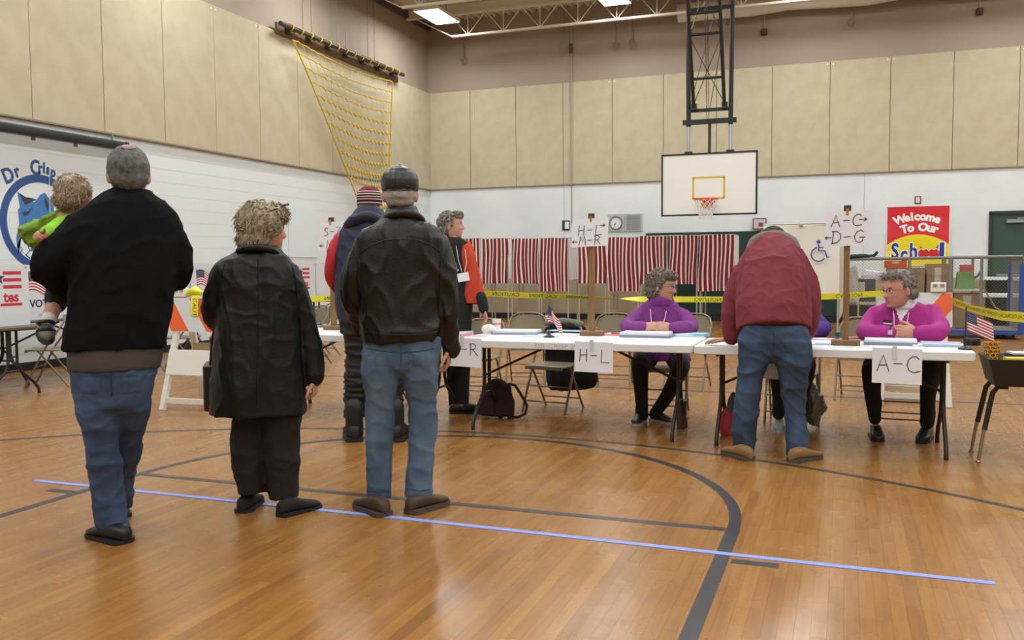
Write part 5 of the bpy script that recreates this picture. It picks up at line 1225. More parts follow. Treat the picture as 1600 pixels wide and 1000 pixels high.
def caution(name, label, pts, tw, wd=.056, txts=()):
    pts = [Vector(p) for p in pts]; t = thing(name, label, 'tape', pts[0]); o = pts[0]; P_, A = [], []
    for i in range(len(pts)-1):
        for q in range(10): k_ = q/10; P_.append(pts[i].lerp(pts[i+1], k_)-o); A.append(tw[i]+(tw[i+1]-tw[i])*k_)
    P_.append(pts[-1]-o); A.append(tw[-1]); n = len(P_); fr = []
    for i in range(n):
        d = (P_[min(i+1, n-1)]-P_[max(i-1, 0)]).normalized(); u = Vector((0, 0, 1)); u = (u-d*u.dot(d)).normalized(); nn = d.cross(u)
        fr.append((u*math.cos(A[i])+nn*math.sin(A[i]), nn*math.cos(A[i])-u*math.sin(A[i])))
    mb = MB(); vs = []
    for i in range(n):
        u, nn = fr[i]; vs += [P_[i]+u*wd/2+nn*.0006, P_[i]-u*wd/2+nn*.0006, P_[i]-u*wd/2-nn*.0006, P_[i]+u*wd/2-nn*.0006]
    mb.add(vs, [(4*i+j, 4*i+(j+1) % 4, 4*i+4+(j+1) % 4, 4*i+4+j) for i in range(n-1) for j in range(4)]); mb.build('ribbon', YEL, t)
    S = [0]
    for i in range(1, n): S.append(S[-1]+(P_[i]-P_[i-1]).length)
    mb = MB(); L_ = S[-1]
    def at(s, v, e):
        s = min(max(s, 0), L_-1e-4); i = max(k_ for k_ in range(n-1) if S[k_] <= s); k_ = (s-S[i])/(S[i+1]-S[i]); u, nn = fr[i]
        return P_[i].lerp(P_[i+1], k_)+u*v+nn*e
    for (c_, word, mir) in txts:
        mb = MB()
        for e in (-1, 1): mb.text(word, .05, lambda x, y, z: at(c_*L_+(-x if mir else x)*1.15, y, e*(.0010+z)), depth=.0003, res=2)
        mb.build('printed_word', TXT, t, False)
    return t
pl = (np.array([-5.6, 7.0, 1.0]), np.array([.6, 9.3, 1.0])); nv = np.cross(pl[1]-pl[0], [0, 0, 1]); nv = nv/np.linalg.norm(nv)
onp = lambda x, y: onplane(x, y, pl[0], nv)
cp_ = [onp(*q) for q in ((349, 468), (500, 467), (600, 462), (752, 458), (830, 462), (900, 464), (965, 466.5), (1010, 467.5), (1140, 468), (1290, 463.5), (1370, 459), (1400, 457))]
caution('caution_tape', 'yellow caution tape stretched between the two barricades behind the tables', cp_, [0, 0, .1, .15, .3, .9, 1.45, 2.9, PI, PI, PI, PI],
        txts=[(.07, 'CAUTION', True), (.17, 'CAUTION', True)]+[(.42+.055*i, 'CAUTION', True) for i in range(3)]+[(.72+.07*i, 'CAUTION', False) for i in range(4)])
a = np.array([.96, 9.3, .97]); e_ = onplane(1600, 496, (1.55, 8.3, 0), (0.0, 1.0, 0)); 
caution('caution_tape', 'yellow caution tape sagging from the right barricade towards the right edge', [a, a*.66+e_*.34+np.array([0, 0, -.03]), a*.3+e_*.7+np.array([0, 0, -.03]), e_, e_+(e_-a)*.5], [.35, .5, .2, .05, 0], .085, [(.12+.16*i, 'CAUTION', True) for i in range(5)])
# loose end hanging on the left barricade
t = thing('caution_tape', 'yellow caution tape end hanging over the left barricade board', 'tape', (onY(302, 480, 6.95)[0], 0, 0))
pth = [Vector((0, 7.0, 1.085)), Vector((.01, 6.97, 1.075)), Vector((.02, 6.945, 1.02)), Vector((.035, 6.925, .95)), Vector((.045, 6.905, .86))]
def pat(s_, wv, e):
    L_ = 0
    for i in range(4):
        d = pth[i+1]-pth[i]
        if s_ <= L_+d.length or i == 3:
            q = pth[i]+d*((s_-L_)/d.length); n = Vector((1, 0, 0)).cross(d).normalized(); return q+Vector((wv, 0, .12*-wv))+n*(-e if n.y > 0 else e)
        L_ += d.length
mb = MB(); mb.grid(lambda u, v: pat(u*.24, (v-.5)*.085, .0006), 12, 2); mb.grid(lambda u, v: pat(u*.24, (v-.5)*.085, -.0006), 12, 2, flip=True); mb.build('ribbon', YEL, t)
mb = MB(); mb.text('CAUT', .062, lambda x, y, z: pat(.155+x*1.1, y, .0016), depth=.0003); mb.build('printed_words', TXT, t, False)
s_ = Soft(); s_.limb([(-.07, 0, .0), (0, .0, .03), (.07, .0, .01)], [.03, .045, .03]); me = s_.fuse(.008, 1); c = coords(me); c += normals(me)*(vnoise(c, 70, 3)*.006)[:, None]; setco(me, c); o = put(me, 'tape_bundle', YEL, None); o.location = (onY(304, 465, 7.0)[0], 7.0, 1.085); tag(o, 'crumpled bundle of yellow caution tape on top of the left barricade', 'tape')
# ------------------------------------------------------------------ left wall: mural, screen, privacy booths
BLU = mat('mural_blue_paint', '#2a4c8c', .5); BLU2 = mat('mural_mid_blue_paint', '#3f73b0', .5); BLD = mat('mural_dark_paint', '#2a3346', .5)
t = thing('wall_mural', 'painted blue cat head in a ring under the words Dr. Crisp on left wall', 'mural', (LX, 9.25, 1.95))
def wp(px, py, e=0): q = onX(px, py, LX); return Vector((e, q[1]-9.25, q[2]-1.95))
c0 = onX(57, 345, LX); rad = .80
ring = [(math.cos(a), math.sin(a)) for a in [2*PI*i/72 for i in range(72)]]
cy, cz = 9.12, 1.95; mb = MB()
vs = [(e, cy-9.25+r_*x, cz-1.95+r_*y) for e in (0, .002) for r_ in (.535, .64) for x, y in ring]; N_ = 72
mb.add(vs, [(2*N_+i, 2*N_+(i+1) % N_, 3*N_+(i+1) % N_, 3*N_+i) for i in range(N_)]+[(N_+i, N_+(i+1) % N_, 3*N_+(i+1) % N_, 3*N_+i) for i in range(N_)]); mb.build('ring', BLU, t, False)
def flat(name, poly, m, e0, e1=None):
    mb = MB(); p = [wp(*q) for q in poly]; vs = [Vector((e0, q.y, q.z)) for q in p]; n = len(p)
    base = [Vector((0, q.y, q.z)) for q in p]; mb.add(vs+base, [tuple(range(n))]+[(i, (i+1) % n, n+(i+1) % n, n+i) for i in range(n)]); return mb.build(name, m, t, False)
flat('cat_head', [(27, 299), (40, 313), (54, 316), (63, 304), (70, 301), (82, 318), (88, 345), (86, 372), (74, 384), (70, 396), (46, 392), (52, 380), (34, 366), (26, 384), (29, 398), (25, 372), (30, 350), (28, 328), (31, 324)], BLU2, .002)
flat('inner_ear', [(29, 301), (39, 320), (57, 312), (47, 309), (40, 308)], BLD, .0035)
flat('face_marking', [(34, 332), (44, 330), (52, 322), (44, 335), (38, 338)], BLD, .0035)
flat('face_marking', [(70, 308), (76, 320), (74, 330), (69, 316)], BLD, .0035)
flat('muzzle', [(33, 382), (42, 380), (47, 390), (40, 397), (34, 392)], WHITE, .0045)
mb = MB()
for q in (((33, 386), (24, 392), (22, 397)), ((35, 389), (29, 400), (26, 405)), ((42, 380), (46, 392), (40, 398), (47, 404)), ((40, 345), (44, 352), (41, 358))): mb.tube([wp(*a, .002) for a in q], .008, 5)
mb.build('whiskers', BLU, t)
mb = MB()
for w_, (px, py), rot, sz in (('D', (13, 275), .42, .24), ('r', (26, 268), .36, .20), ('.', (34, 273), .25, .2), ('C', (55, 263), .10, .24), ('r', (62.5, 263), .02, .17), ('i', (68.5, 262.5), -.06, .19), ('s', (75, 265.5), -.1, .17), ('p', (83, 269.5), -.15, .17)):
    o = wp(px, py); mb.text(w_, sz*1.12, lambda x, y, z, o=o, r=rot: (.001+z, o.y+x*.85*math.cos(r)-y*math.sin(r), o.z+x*.85*math.sin(r)+y*math.cos(r)), bold=.009, depth=.0012)
mb.build('lettering', BLU, t, False)
MB().tube([wp(75, 260, .02), wp(76.5, 333, .02)], .004, 5).build('pull_cord', mat('white_cord', '#d9dde0', .6), t)
t = thing('projector_screen', 'long black rolled projector screen case on left wall above the mural', 'screen', (LX+.12, 0, 3.12)); y0, y1 = 6.0, 10.5
MB().rbox((0, (y0+y1)/2, 0), (.13, y1-y0, .12), .02, 3, axis='y').build('case', mat('black_screen_case', '#17181a', .4), t)
MB().rbox((0, y1+.02, -.005), (.15, .05, .14), .02, 3, axis='y').build('end_cap', mat('black_screen_case', '#17181a', .4), t)
for y in (8.93, 9.62): MB().box((0, y, -.085), (.02, .05, .05)).build('pull_tab', mat('grey_pull_tab', '#5a5552', .5), t, False)
for y in (7.5, 10.35): MB().box((-.06, y, .11), (.03, .015, .12)).build('bracket', mat('grey_bracket', '#8d8a86', .5), t, False)
SCR = mat('white_corrugated_plastic', '#d3d7de', .55); PRN = mat('navy_print', '#262d55', .6); PRR = mat('red_print', '#c03040', .6)
def booth(label, x, y, w_, h, prints, rz=0, z=.742, dp=.42):
    t = thing('privacy_screen', label, 'screen', (x, y, z), rz, 'white voting screens')
    MB().box((0, 0, h/2), (.006, w_, h)).build('front_panel', SCR, t, False)
    for s in (-1, 1):
        MB().prism([(0, 0), (-dp, 0), (-dp, h*.92), (0, h)], lambda a, b_, d: (a, s*(w_/2)-d*s, b_), .006).build('side_panel', SCR, t, False)
    f = lambda a, b_, d=.0042: Vector((d, a, b_))
    for p in prints:
        if p == 'vote':
            mb = MB(); mb.text('VOTE', .125, lambda x_, y_, z_: (.0036+z_, x_+.02, .185+y_), bold=.003, depth=.0008); mb.build('lettering', PRN, t, False)
            MB().box((.0036, .02, .06), (.001, .09, .012)).box((.0036, .02, .043), (.001, .11, .006)).build('small_print', mat('grey_print', '#9a9ea8', .7), t, False)
        if p == 'flag':
            flag_mesh(lambda u, v: (.0045+.0001*u, -.19+.42*u, .33+.22*v+.03*math.sin(u*6)-.05*u)).build('flag_print', [FR, FWH, PRN], t, False)
            MB().tube([f(-.2, .60), f(-.165, .17)], .003, 4).build('staff_print', PRN, t)
        if p == 'tes':
            mb = MB(); mb.text('tes', .15, lambda x_, y_, z_: (.0036+z_, x_+.08, .30+y_), bold=.005, depth=.0008)
            for k_ in range(3): mb.box((.0038, .10+.0*k_, .41+k_*.072), (.001, .22, .036))
            mb.box((.0038, .08, .225), (.001, .26, .03)); mb.build('red_print', PRR, t, False)
            s = [(0.0+(.075 if k_ % 2 == 0 else .03)*math.sin(2*PI*k_/10)-.06, .50+(.075 if k_ % 2 == 0 else .03)*math.cos(2*PI*k_/10)) for k_ in range(10)]
            MB().prism(s[::-1], lambda a, b_, d: (.0038+d, a, b_), .001).build('star_print', PRN, t, False)
    for s in (-1, 1): MB().lathe([(.008, 0), (.008, .006), (0, .008)], (0, s*(w_/2-.03), h-.03), 8, R=Matrix.Rotation(PI/2, 3, 'Y')).build('rivet', PRN, t)
    return t
for k, (y0, y1, lab) in enumerate(((7.45, 9.25, 'brown folding table under the VOTE screen by left wall'), (9.35, 11.15, 'brown folding table by left wall behind the barricade'), (12.7, 14.5, 'brown folding table by left wall behind the coat woman'))):
    folding_table(lab, -9.0-.92, -8.74, 0, .76, .74, 0, BTOP, .03, 'brown folding tables by the wall')
    tt = [o for o in COL.objects if o.name.startswith('folding_table')][-1]
    tt.location = (-9.12, (y0+y1)/2, 0); tt.rotation_euler = (0, 0, PI/2); tt.scale = ((y1-y0)/1.18, 1, 1)
folding_table('brown folding table at far left edge carrying the white screen', -9.75, -7.97, 6.55, 7.31, .74, 0, BTOP, .03, 'brown folding tables by the wall')
booth('white voting screen with flag and blue VOTE print, below the mural ring', -8.84, 7.93, .64, .64, ('flag', 'vote'))
booth('white voting screen with red print at left edge of the room', -8.15, 6.88, .60, .64, ('tes',))
booth('white voting screen with VOTE print, partly hidden behind left barricade', -8.84, 9.86, .62, .64, ('flag', 'vote'))
booth('plain pale voting screen behind left arm of coat woman', -8.84, 10.85, .62, .66, ('flag',))
booth('white voting screen with red stripes, right of coat woman shoulder', -8.84, 13.40, .8, .66, ('tes',))
booth('plain white voting screen left of navy parka man elbow', -8.84, 14.13, .62, .66, ())
q = onX(500, 372, LX); MB_ = MB().box((0, 0, 0), (.012, 1.0, 1.0)); o = MB_.build('wall_poster', mat('white_poster_board', '#d9dfe2', .6), None, False, (LX+.01, 15.3, 2.02)); tag(o, 'large white poster sheet on left wall behind S-Z post', 'poster')
tag(MB().rbox((0, 0, 0), (.05, .22, .50), .02, 3).build('wall_panel_box', mat('pale_grey_box', '#b9bec0', .5), None, True, (LX+.035, 14.05, 1.68)), 'pale grey electrical box on left wall beside the poster sheet', 'box')
o = MB().build('x', WHITE); bpy.data.objects.remove(o)
s_ = Soft(); s_.limb([(0, -.1, .03), (.0, .1, .12), (0, .3, .07)], [(.16, .05), (.2, .09), (.12, .05)], n=18); t = thing('dark_jacket', 'dark jacket heaped on a table behind the left barricade', 'jacket', (-9.02, 10.35, .74)); 
s_.v = [(x*.5, y*.6+.2, z*1.4+.08) for x, y, z in s_.v]; cloth(s_, 'jacket_body', BLACKC, t, .014, 3, .01, 25, 4)
# ------------------------------------------------------------------ cargo net
t = thing('cargo_net', 'yellow climbing net hanging from a timber bar high on left wall', 'net', (LX, 17, 4.5)); ROPE = mat('yellow_rope', '#c8a61f', .8); TIM = mat('dark_timber', '#7b6248', .7, col2='#5f4a36', scale=9, stretch=(4, 1, 4)); BLKP = mat('black_pipe', '#3a322b', .4)
def np_(px, py, e=.30): q = onX(px, py, LX+e); return Vector((e, q[1]-17, q[2]-4.5))
b0, b1 = np_(433, 38, .12), np_(622, 119, .12)
MB().box((b0+b1)/2 + Vector((-.025, 0, -.05)), (.05, (b1-b0).length, .20), Euler((math.atan2(b1.z-b0.z, b1.y-b0.y), 0, 0)).to_matrix()).build('timber', TIM, t, False)
p0, p1 = np_(438, 36, .24), np_(630, 117, .24)
MB().tube([p0, p1], .045, 10).build('pipe', BLKP, t)
for k in range(7):
    q = p0.lerp(p1, .08+.14*k); MB().box(q+Vector((-.10, 0, -.02)), (.2, .16, .16)).build('clamp', mat('dark_clamp', '#3a3128', .5), t, False)
for k in range(14):
    q = p0.lerp(p1, .07+.067*k); MB().tube([q+Vector((.055*math.cos(a), .01*math.sin(a*2), .055*math.sin(a))) for a in [2*PI*i/12 for i in range(12)]], .013, 5, closed=True).build('lashing', ROPE, t)
Ltop, Rtop = np_(457, 62), np_(613, 128); 
def netpt(u, v):   # u across, v down
    lx, ly = 457+(563-457)*v**.95, 62+(322-62)*v; rx, ry = 613-(613-606)*v, 128+(322-128)*v
    sag = math.sin(u*PI)*(14+10*v)*(1-.6*v)
    k = u**(.85)
    return np_(lx+(rx-lx)*k, ly+(ry-ly)*k+sag*.55, .26+.06*math.sin(u*9+v*5)*.5)
NR, NC = 12, 15; rr = random.Random(3)
for i in range(NR+1):
    v = i/NR; pts = []
    for j in range(2*NC+1):
        u = j/(2*NC); q = netpt(u, v); q.z += (.035 if j % 2 else -.02)*(.3+v)+rr.uniform(-.012, .012); pts.append(q)
    MB().tube(pts, .0125, 5).build('rope', ROPE, t)
for j in range(NC+1):
    u = j/NC; MB().tube([netpt(u, i/NR) for i in range(NR+1)], .006 if 0 < j < NC else .016, 5).build('rope', ROPE if j in (0, NC) else mat('pale_rope', '#cfc08a', .8), t)
kn = MB()
for i in range(4, NR+1):
    for j in range(NC+1):
        q = netpt(j/NC, i/NR); kn.tube([q+Vector((0, -.03, .02)), q+Vector((.01, 0, -.015)), q+Vector((0, .025, -.05))], [.014, .02, .008], 5)
kn.build('knots', ROPE, t)['kind'] = 'stuff'
CAB = mat('grey_wire', '#6b6259', .5)
for k, u in enumerate((.15, .21, .40, .47, .66, .72)):
    q = p0.lerp(p1, u); MB().tube([q, (q.x, q.y, CZ-4.5-.05)], .008, 5).build('hoist_wire', CAB, t)
# conduits and pulleys on the upper wall
q = onY(893, 100, BY); t = thing('wall_conduit', 'thin vertical conduit on the back wall left of the clock', 'conduit', (q[0], BY-.02, 0)); MB().tube([(0, 0, 2.35), (0, -.0, 7.3)], .018, 6).tube([(0, -.06, 3.27), (0, -.06, 5.77)], .016, 6).build('pipe', mat('painted_conduit', '#a79784', .6), t); MB().box((0, -.03, 6.55), (.07, .06, .22)).build('junction_box', mat('dark_conduit_box', '#4d443d', .6), t, False)
for k, (px, py, lab) in enumerate(((724, 92, 'hanging hook pulley on the back wall near the left corner'), (882, 78, 'hanging hook pulley on the back wall beside the conduit'), (962, 70, 'hanging hook pulley on the back wall, first right of the conduit'), (988, 67, 'hanging hook pulley on the back wall, second right of the conduit'), (1330, 36, 'hanging hook pulley on the back wall right of the hoop frame'))):
    q = onY(px, py, BY-.15); t = thing('hook_pulley', lab, 'pulley', (q[0], q[1], q[2])); HK = mat('dull_grey_steel', '#8b7c6e', .5, metal=.3)
    MB().tube([(0, 0, .08), (0, 0, CZ-q[2])], .018, 6).build('rod', HK, t); MB().tube([(.07*math.cos(a), 0, .07*math.sin(a)) for a in [PI/2+1.7*PI*i/12 for i in range(13)]], .018, 6).build('hook', HK, t)
for px, py, lab in ((1194, 50, 'small dark box on the upper back wall beside the hoop frame'), (1531, 18, 'small dark box on the upper back wall at the right')):
    q = onY(px, py, BY-.05); t = thing('wall_box', lab, 'box', (q[0], q[1], q[2])); MB().rbox((0, 0, 0), (.13, .1, .13), .015, 2).build('box_body', mat('rust_brown_box', '#4a2f25', .6), t); MB().tube([(0, 0, .06), (0, 0, CZ-q[2]-.1)], .012, 6).build('conduit', mat('painted_conduit', '#a79784', .6), t)
# ------------------------------------------------------------------ back wall: pads, clock, notices, banner, door
t = thing('gym_wall_pads', 'dark green safety pads on the back wall under the basketball hoop', 'pad'); PAD = mat('dark_green_vinyl', '#16332f', .5)
for k in range(7): MB().rbox((0, 0, 0), (.64, .06, 1.92), .015, 3).build('pad', PAD, t, True, (-4.42+.32+.645*k, BY-.035, 1.11))
t = thing('wall_clock', 'round wall clock with steel speaker grille panel on the back wall', 'clock', (-4.93, BY-.02, 2.33)); GST = mat('grey_speaker_steel', '#b2b7b7', .5, metal=.3)
MB().box((-.21, -.01, 0), (.41, .04, .42)).build('clock_plate', GST, t, False)
sp = MB().box((.215, -.01, 0), (.41, .04, .42)).build('speaker_plate', GST, t, False)
mb = MB()
for k in range(14): mb.box((.215, -.034, -.17+.026*k), (.34, .008, .013))
mb.build('grille_slats', mat('dark_grille_grey', '#8d9393', .5), sp, False)
RX90 = Matrix.Rotation(PI/2, 3, 'X')
MB().lathe([(.155, 0), (.155, .03), (.145, .04), (.145, .0)], (-.21, -.03, 0), 30, R=RX90).build('clock_rim', mat('dark_clock_rim', '#25282a', .4), t)
MB().lathe([(.147, .012), (.147, .014), (0, .014)], (-.21, -.03, 0), 30, R=RX90).build('clock_face', mat('clock_face_white', '#e6e8e4', .5), t)
mb = MB()
for k in range(12):
    a = 2*PI*k/12; mb.box((-.21+.125*math.sin(a), -.046, .125*math.cos(a)), (.008, .002, .022), Euler((0, a, 0)).to_matrix())
mb.build('hour_marks', INK, t, False)
for a, L_, w_ in ((math.radians(222), .07, .014), (math.radians(205), .10, .010)):
    MB().box((-.21+L_/2*math.sin(a), -.047, L_/2*math.cos(a)), (w_, .003, L_), Euler((0, a, 0)).to_matrix()).build('clock_hand', INK, t, False)
t = thing('wall_switch', 'small dark framed white switch plate left of the H-L sign on back wall', 'switch', (-6.40, BY-.02, 2.30)); MB().box((0, 0, 0), (.19, .05, .24)).build('frame', mat('dark_switch_frame', '#2a2c30', .5), t, False); MB().box((.03, -.03, 0), (.10, .02, .17)).build('plate', BADGE, t, False)
t = thing('wall_notice', 'small dark framed notice above the welcome banner', 'notice', (1.475, BY-.015, 2.665)); MB().box((0, 0, 0), (.13, .03, .16)).build('frame', mat('maroon_frame', '#5a3a3c', .5), t, False); MB().box((0, -.017, 0), (.085, .006, .115)).build('card', mat('pinkish_card', '#d9c6c6', .6), t, False)
t = thing('wall_notice', 'pinkish framed notice on back wall just behind the bending man', 'notice', (-1.80, BY-.10, 2.23)); MB().box((0, 0, 0), (.30, .03, .25)).build('frame', mat('maroon_frame', '#5a3a3c', .5), t, False); MB().box((0, -.017, 0), (.26, .006, .21)).build('card', mat('pink_notice', '#cfb2bb', .6), t, False); MB().box((.03, -.021, -.02), (.10, .004, .09)).build('picture', mat('dark_picture', '#6b4a55', .6), t, False)
# banner
t = thing('welcome_banner', 'red and yellow Welcome To Our School banner hanging on the back wall', 'banner', (1.485, BY-.03, 1.86))
BR = mat('banner_red', '#d2202f', .45); BYL = mat('banner_yellow', '#ecd91c', .45); BBL = mat('banner_blue', '#20379c', .5); BWT = mat('banner_white', '#f1eff0', .5); BAP = mat('banner_apple_red', '#cf2230', .5); BGN = mat('banner_leaf_green', '#1e6b3a', .5)
W2, Z0, Z1 = .615, -.60, .675
bend = lambda x: .16-.22*(x/W2)**2-.0
def sf(x, z, e=0): return (x, -.012*math.sin(x*5+z*3)-.006*math.cos(z*9)-.012-e, z)
xs = [-W2+2*W2*i/30 for i in range(31)]
mb = MB()
for i in range(30):
    for a, b_, m_ in ((lambda x: bend(x)-.09, lambda x: Z1, 0), (lambda x: Z0, lambda x: bend(x)-.09, 1)):
        for j in range(6):
            p = [(xs[i], a(xs[i])+(b_(xs[i])-a(xs[i]))*j/6), (xs[i+1], a(xs[i+1])+(b_(xs[i+1])-a(xs[i+1]))*j/6), (xs[i+1], a(xs[i+1])+(b_(xs[i+1])-a(xs[i+1]))*(j+1)/6), (xs[i], a(xs[i])+(b_(xs[i])-a(xs[i]))*(j+1)/6)]
            mb.add([sf(*q) for q in p], [(0, 1, 2, 3)], m_)
mb.build('vinyl_sheet', [BR, BYL], t)
mb = MB(); ed = [(-W2, Z0), (W2, Z0), (W2, Z1), (-W2, Z1)]
for i in range(4):
    a, b_ = ed[i], ed[(i+1) % 4]; mb.tube([sf(a[0]+(b_[0]-a[0])*k/12, a[1]+(b_[1]-a[1])*k/12) for k in range(13)], .008, 4)
mb.build('hem', BWT, t)
mb = MB()
def ontext(word, cx, cz, R_, size, step, a_off=0):
    n = len(word); tot = sum(step[c] for c in word); s = -tot/2
    for c in word:
        a = (s+step[c]/2)/R_; s += step[c]
        if c == ' ': continue
        x0, z0 = cx+R_*math.sin(a), cz+R_*math.cos(a)-R_
        mb.text(c, size, lambda x, y, z, x0=x0, z0=z0, a=a: sf(x0+x*math.cos(a)+y*math.sin(a), z0-x*math.sin(a)+y*math.cos(a), .003+z), bold=.012, depth=.0015)
st = {c: .125 for c in 'WelcomTOur '}; st.update({'W': .17, 'l': .08, 'm': .17, 'e': .12, 'T': .13, 'O': .16, 'r': .09, ' ': .10, 'c': .115, 'o': .125, 'u': .125})
ontext('Welcome', .0, .45, 1.1, .235, st); ontext('To Our', .03, .22, 1.1, .235, st)
mb.build('white_lettering', BWT, t, False)
for bold_, m_, e_ in ((.034, BWT, .002), (.014, BBL, .004)):
    mb = MB()
    for c, x in (('S', -.445), ('c', -.265), ('h', -.075), ('l', .475)):
        mb.text(c, .46, lambda X, Y, z, x=x: sf(x+X*(.72 if c != 'l' else 1.3), -.30+(0.0 if c != 'c' else -.06)+Y*1.0, e_+z), bold=bold_, depth=.0015)
    mb.build('blue_lettering' if m_ is BBL else 'lettering_outline', m_, t, False)
for k, x in enumerate((.125, .325)):
    for s_, m_, e_, nm in ((1.13, BWT, .0025, 'apple_outline'), (1, BAP, .0055, 'apple')):
        pts = []
        for i in range(28):
            a = 2*PI*i/28; r = .110*s_*(1+.07*math.cos(2*a)); pts.append((x+r*math.cos(a)*.92, -.345+r*math.sin(a)*1.05-(.025 if abs(a-PI/2) < .25 else 0)))
        MB().prism(pts, lambda a, b_, d: sf(a, b_, e_+d), .0015).build(nm, m_, t, False)
    MB().prism([(x-.02, -.22), (x-.09, -.17), (x-.06, -.225)] if k == 0 else [(x+.03, -.225), (x+.08, -.15), (x+.08, -.23)], lambda a, b_, d: sf(a, b_, .006+d), .0015).build('leaf', BGN, t, False)
# door
d = thing('door_1', None, None, (3.45, BY, 0)); d['kind'] = 'structure'; DG = mat('dark_green_door', '#2e4a3c', .45); DGF = mat('dark_green_frame', '#1c2c27', .45)
for x in (-.57, .57): MB().box((x, -.03, 1.17), (.07, .10, 2.34)).build('frame', DGF, d, False)
MB().box((0, -.03, 2.35), (1.21, .10, .07)).build('frame', DGF, d, False)
MB().box((0, -.02, 1.16), (1.07, .05, 2.30)).build('leaf', DG, d, False)
MB().rbox((-.12, -.09, 2.17), (.34, .08, .07), .015, 2).build('closer', mat('grey_door_closer', '#8d9692', .4), d); MB().tube([(-.1, -.12, 2.22), (.2, -.16, 2.24), (.3, -.06, 2.25)], .012, 6).build('closer_arm', mat('grey_door_closer', '#8d9692', .4), d)
MB().tube([(-.45, -.1, 1.05), (.45, -.1, 1.05)], .02, 8).build('push_bar', mat('grey_door_closer', '#8d9692', .4), d)
q = onY(1594, 408, 19.0); t = thing('red_notice', 'small red and white notice at the right edge beside the door', 'notice', (3.30, 19.05, 0)); MB().box((0, 0, 1.36), (.28, .02, .21)).build('board', mat('white_notice_board', '#e2dede', .5), t, False); MB().box((.02, -.012, 1.36), (.20, .006, .13)).build('red_print', PRR, t, False); MB().tube([(0, .02, 0), (0, .02, 1.3)], .02, 6).lathe([(.16, 0), (.16, .02), (.03, .03)], n=16).build('stand', mat('grey_stand', '#707070', .5), t)
folding_table('long white table in front of the green door', 2.55, 4.2, 19.6, 20.35, .70)
folding_table('white table top standing higher behind the long white table by the door', 2.62, 4.3, 20.5, 21.05, 1.02)
# ------------------------------------------------------------------ basketball hoop
t = thing('basketball_hoop', 'ceiling hung basketball backboard with orange rim on black steel frame', 'hoop', (-2.47, 17.7, 0)); BF = mat('black_frame_steel', '#20211f', .45, metal=.2); AL = mat('aluminium_tube', '#b3b6b6', .35, metal=.6)
BW2, bz0, bz1 = .90, 2.285, 3.46
bd = MB().rbox((0, 0, (bz0+bz1)/2), (BW2*2, .04, bz1-bz0), .02, 2, axis='y').build('backboard', mat('white_backboard', '#e6e6e4', .35), t)
mb = MB()
for z in (bz0, bz1): mb.box((0, -.005, z), (BW2*2+.03, .06, .03))
for x in (-BW2, BW2): mb.box((x, -.005, (bz0+bz1)/2), (.03, .06, bz1-bz0))
mb.build('board_edge', BF, bd, False)
mb = MB()
for z in (2.60, 3.0): mb.box((0, -.0215, z), (.62, .004, .035))
for x in (-.295, .295): mb.box((x, -.0215, 2.80), (.035, .004, .40))
mb.build('target_square', mat('yellow_board_paint', '#d9b021', .5), bd, False)
RIM = mat('orange_rim_enamel', '#d9501f', .4); rc = Vector((-.0, -.38, 2.56))
rm = MB().tube([rc+Vector((.228*math.cos(a), .228*math.sin(a), 0)) for a in [2*PI*i/28 for i in range(28)]], .011, 7, closed=True).box((0, -.09, 2.545), (.2, .16, .02)).box((0, -.03, 2.50), (.22, .02, .17)).tube([(-.15, -.2, 2.56), (-.1, -.03, 2.44)], .009, 6).tube([(.15, -.2, 2.56), (.1, -.03, 2.44)], .009, 6).build('rim', RIM, t)
mb = MB(); n = 12
for j in range(n):
    for dr in (-1, 1):
        pts = []
        for i in range(6):
            a = 2*PI*(j+dr*i*.5)/n; r = (.222, .185, .155, .135, .125, .125)[i]; pts.append(rc+Vector((r*math.cos(a), r*math.sin(a), -.01-.075*i)))
        mb.tube(pts, .006, 4)
mb.build('hoop_net', mat('white_net_cord', '#e0dedb', .8), rm)
ZC = CZ
for x in (-.40, .40):
    MB().tube([(x, .06, bz1-.4), (x, .06, 4.1)], .035, 8).build('lower_tube', AL, t)
    MB().tube([(x, .06, 4.0), (x+.02*(1 if x > 0 else -1), .06, 6.6), (x+.03*(1 if x > 0 else -1), .06, ZC-.05)], .045, 8).build('mast', BF, t)
    MB().box((x, .05, bz1+.03), (.14, .10, .05)).build('clamp', BF, t, False)
MB().box((0, .06, 4.08), (1.02, .09, .09)).build('crossbar', BF, t, False); MB().box((0, .06, 4.30), (.86, .07, .06)).build('crossbar', BF, t, False); MB().box((0, .06, 6.22), (.9, .06, .07)).build('crossbar', BF, t, False)
MB().tube([(0, .08, bz1-.2), (0, .08, 4.05)], .028, 8).build('lower_tube', BF, t)
sy = lambda z: .0-(z-4.3)*.42
lad = []
for x in (-.29, .29):
    MB().tube([(x, sy(4.35), 4.35), (x, sy(ZC), ZC-.05)], .035, 8).build('strut', BF, t)
    MB().box((x, .02, 4.36), (.10, .14, .12)).build('clamp', BF, t, False)
for z in (4.85, 5.6, 5.95, 6.4): MB().tube([(-.29, sy(z), z), (.29, sy(z), z)], .026, 8).build('rung', BF, t)
mb = MB()
for a, b_ in ((4.4, 5.55), (5.6, 6.9)):
    mb.tube([(-.29, sy(a), a), (.29, sy(b_), b_)], .008, 5).tube([(.29, sy(a), a), (-.29, sy(b_), b_)], .008, 5)
mb.tube([(-.4, .06, 4.3), (.1, .06, 6.2), (.4, .06, 7.2)], .007, 5).tube([(.4, .06, 6.6), (.0, .06, 4.3)], .007, 5).tube([(.01, -.1, 4.1), (.0, -.5, ZC-.1)], .007, 5).tube([(-.03, -.1, 4.1), (-.04, -.5, ZC-.1)], .007, 5)
mb.build('bracing_wire', BF, t)
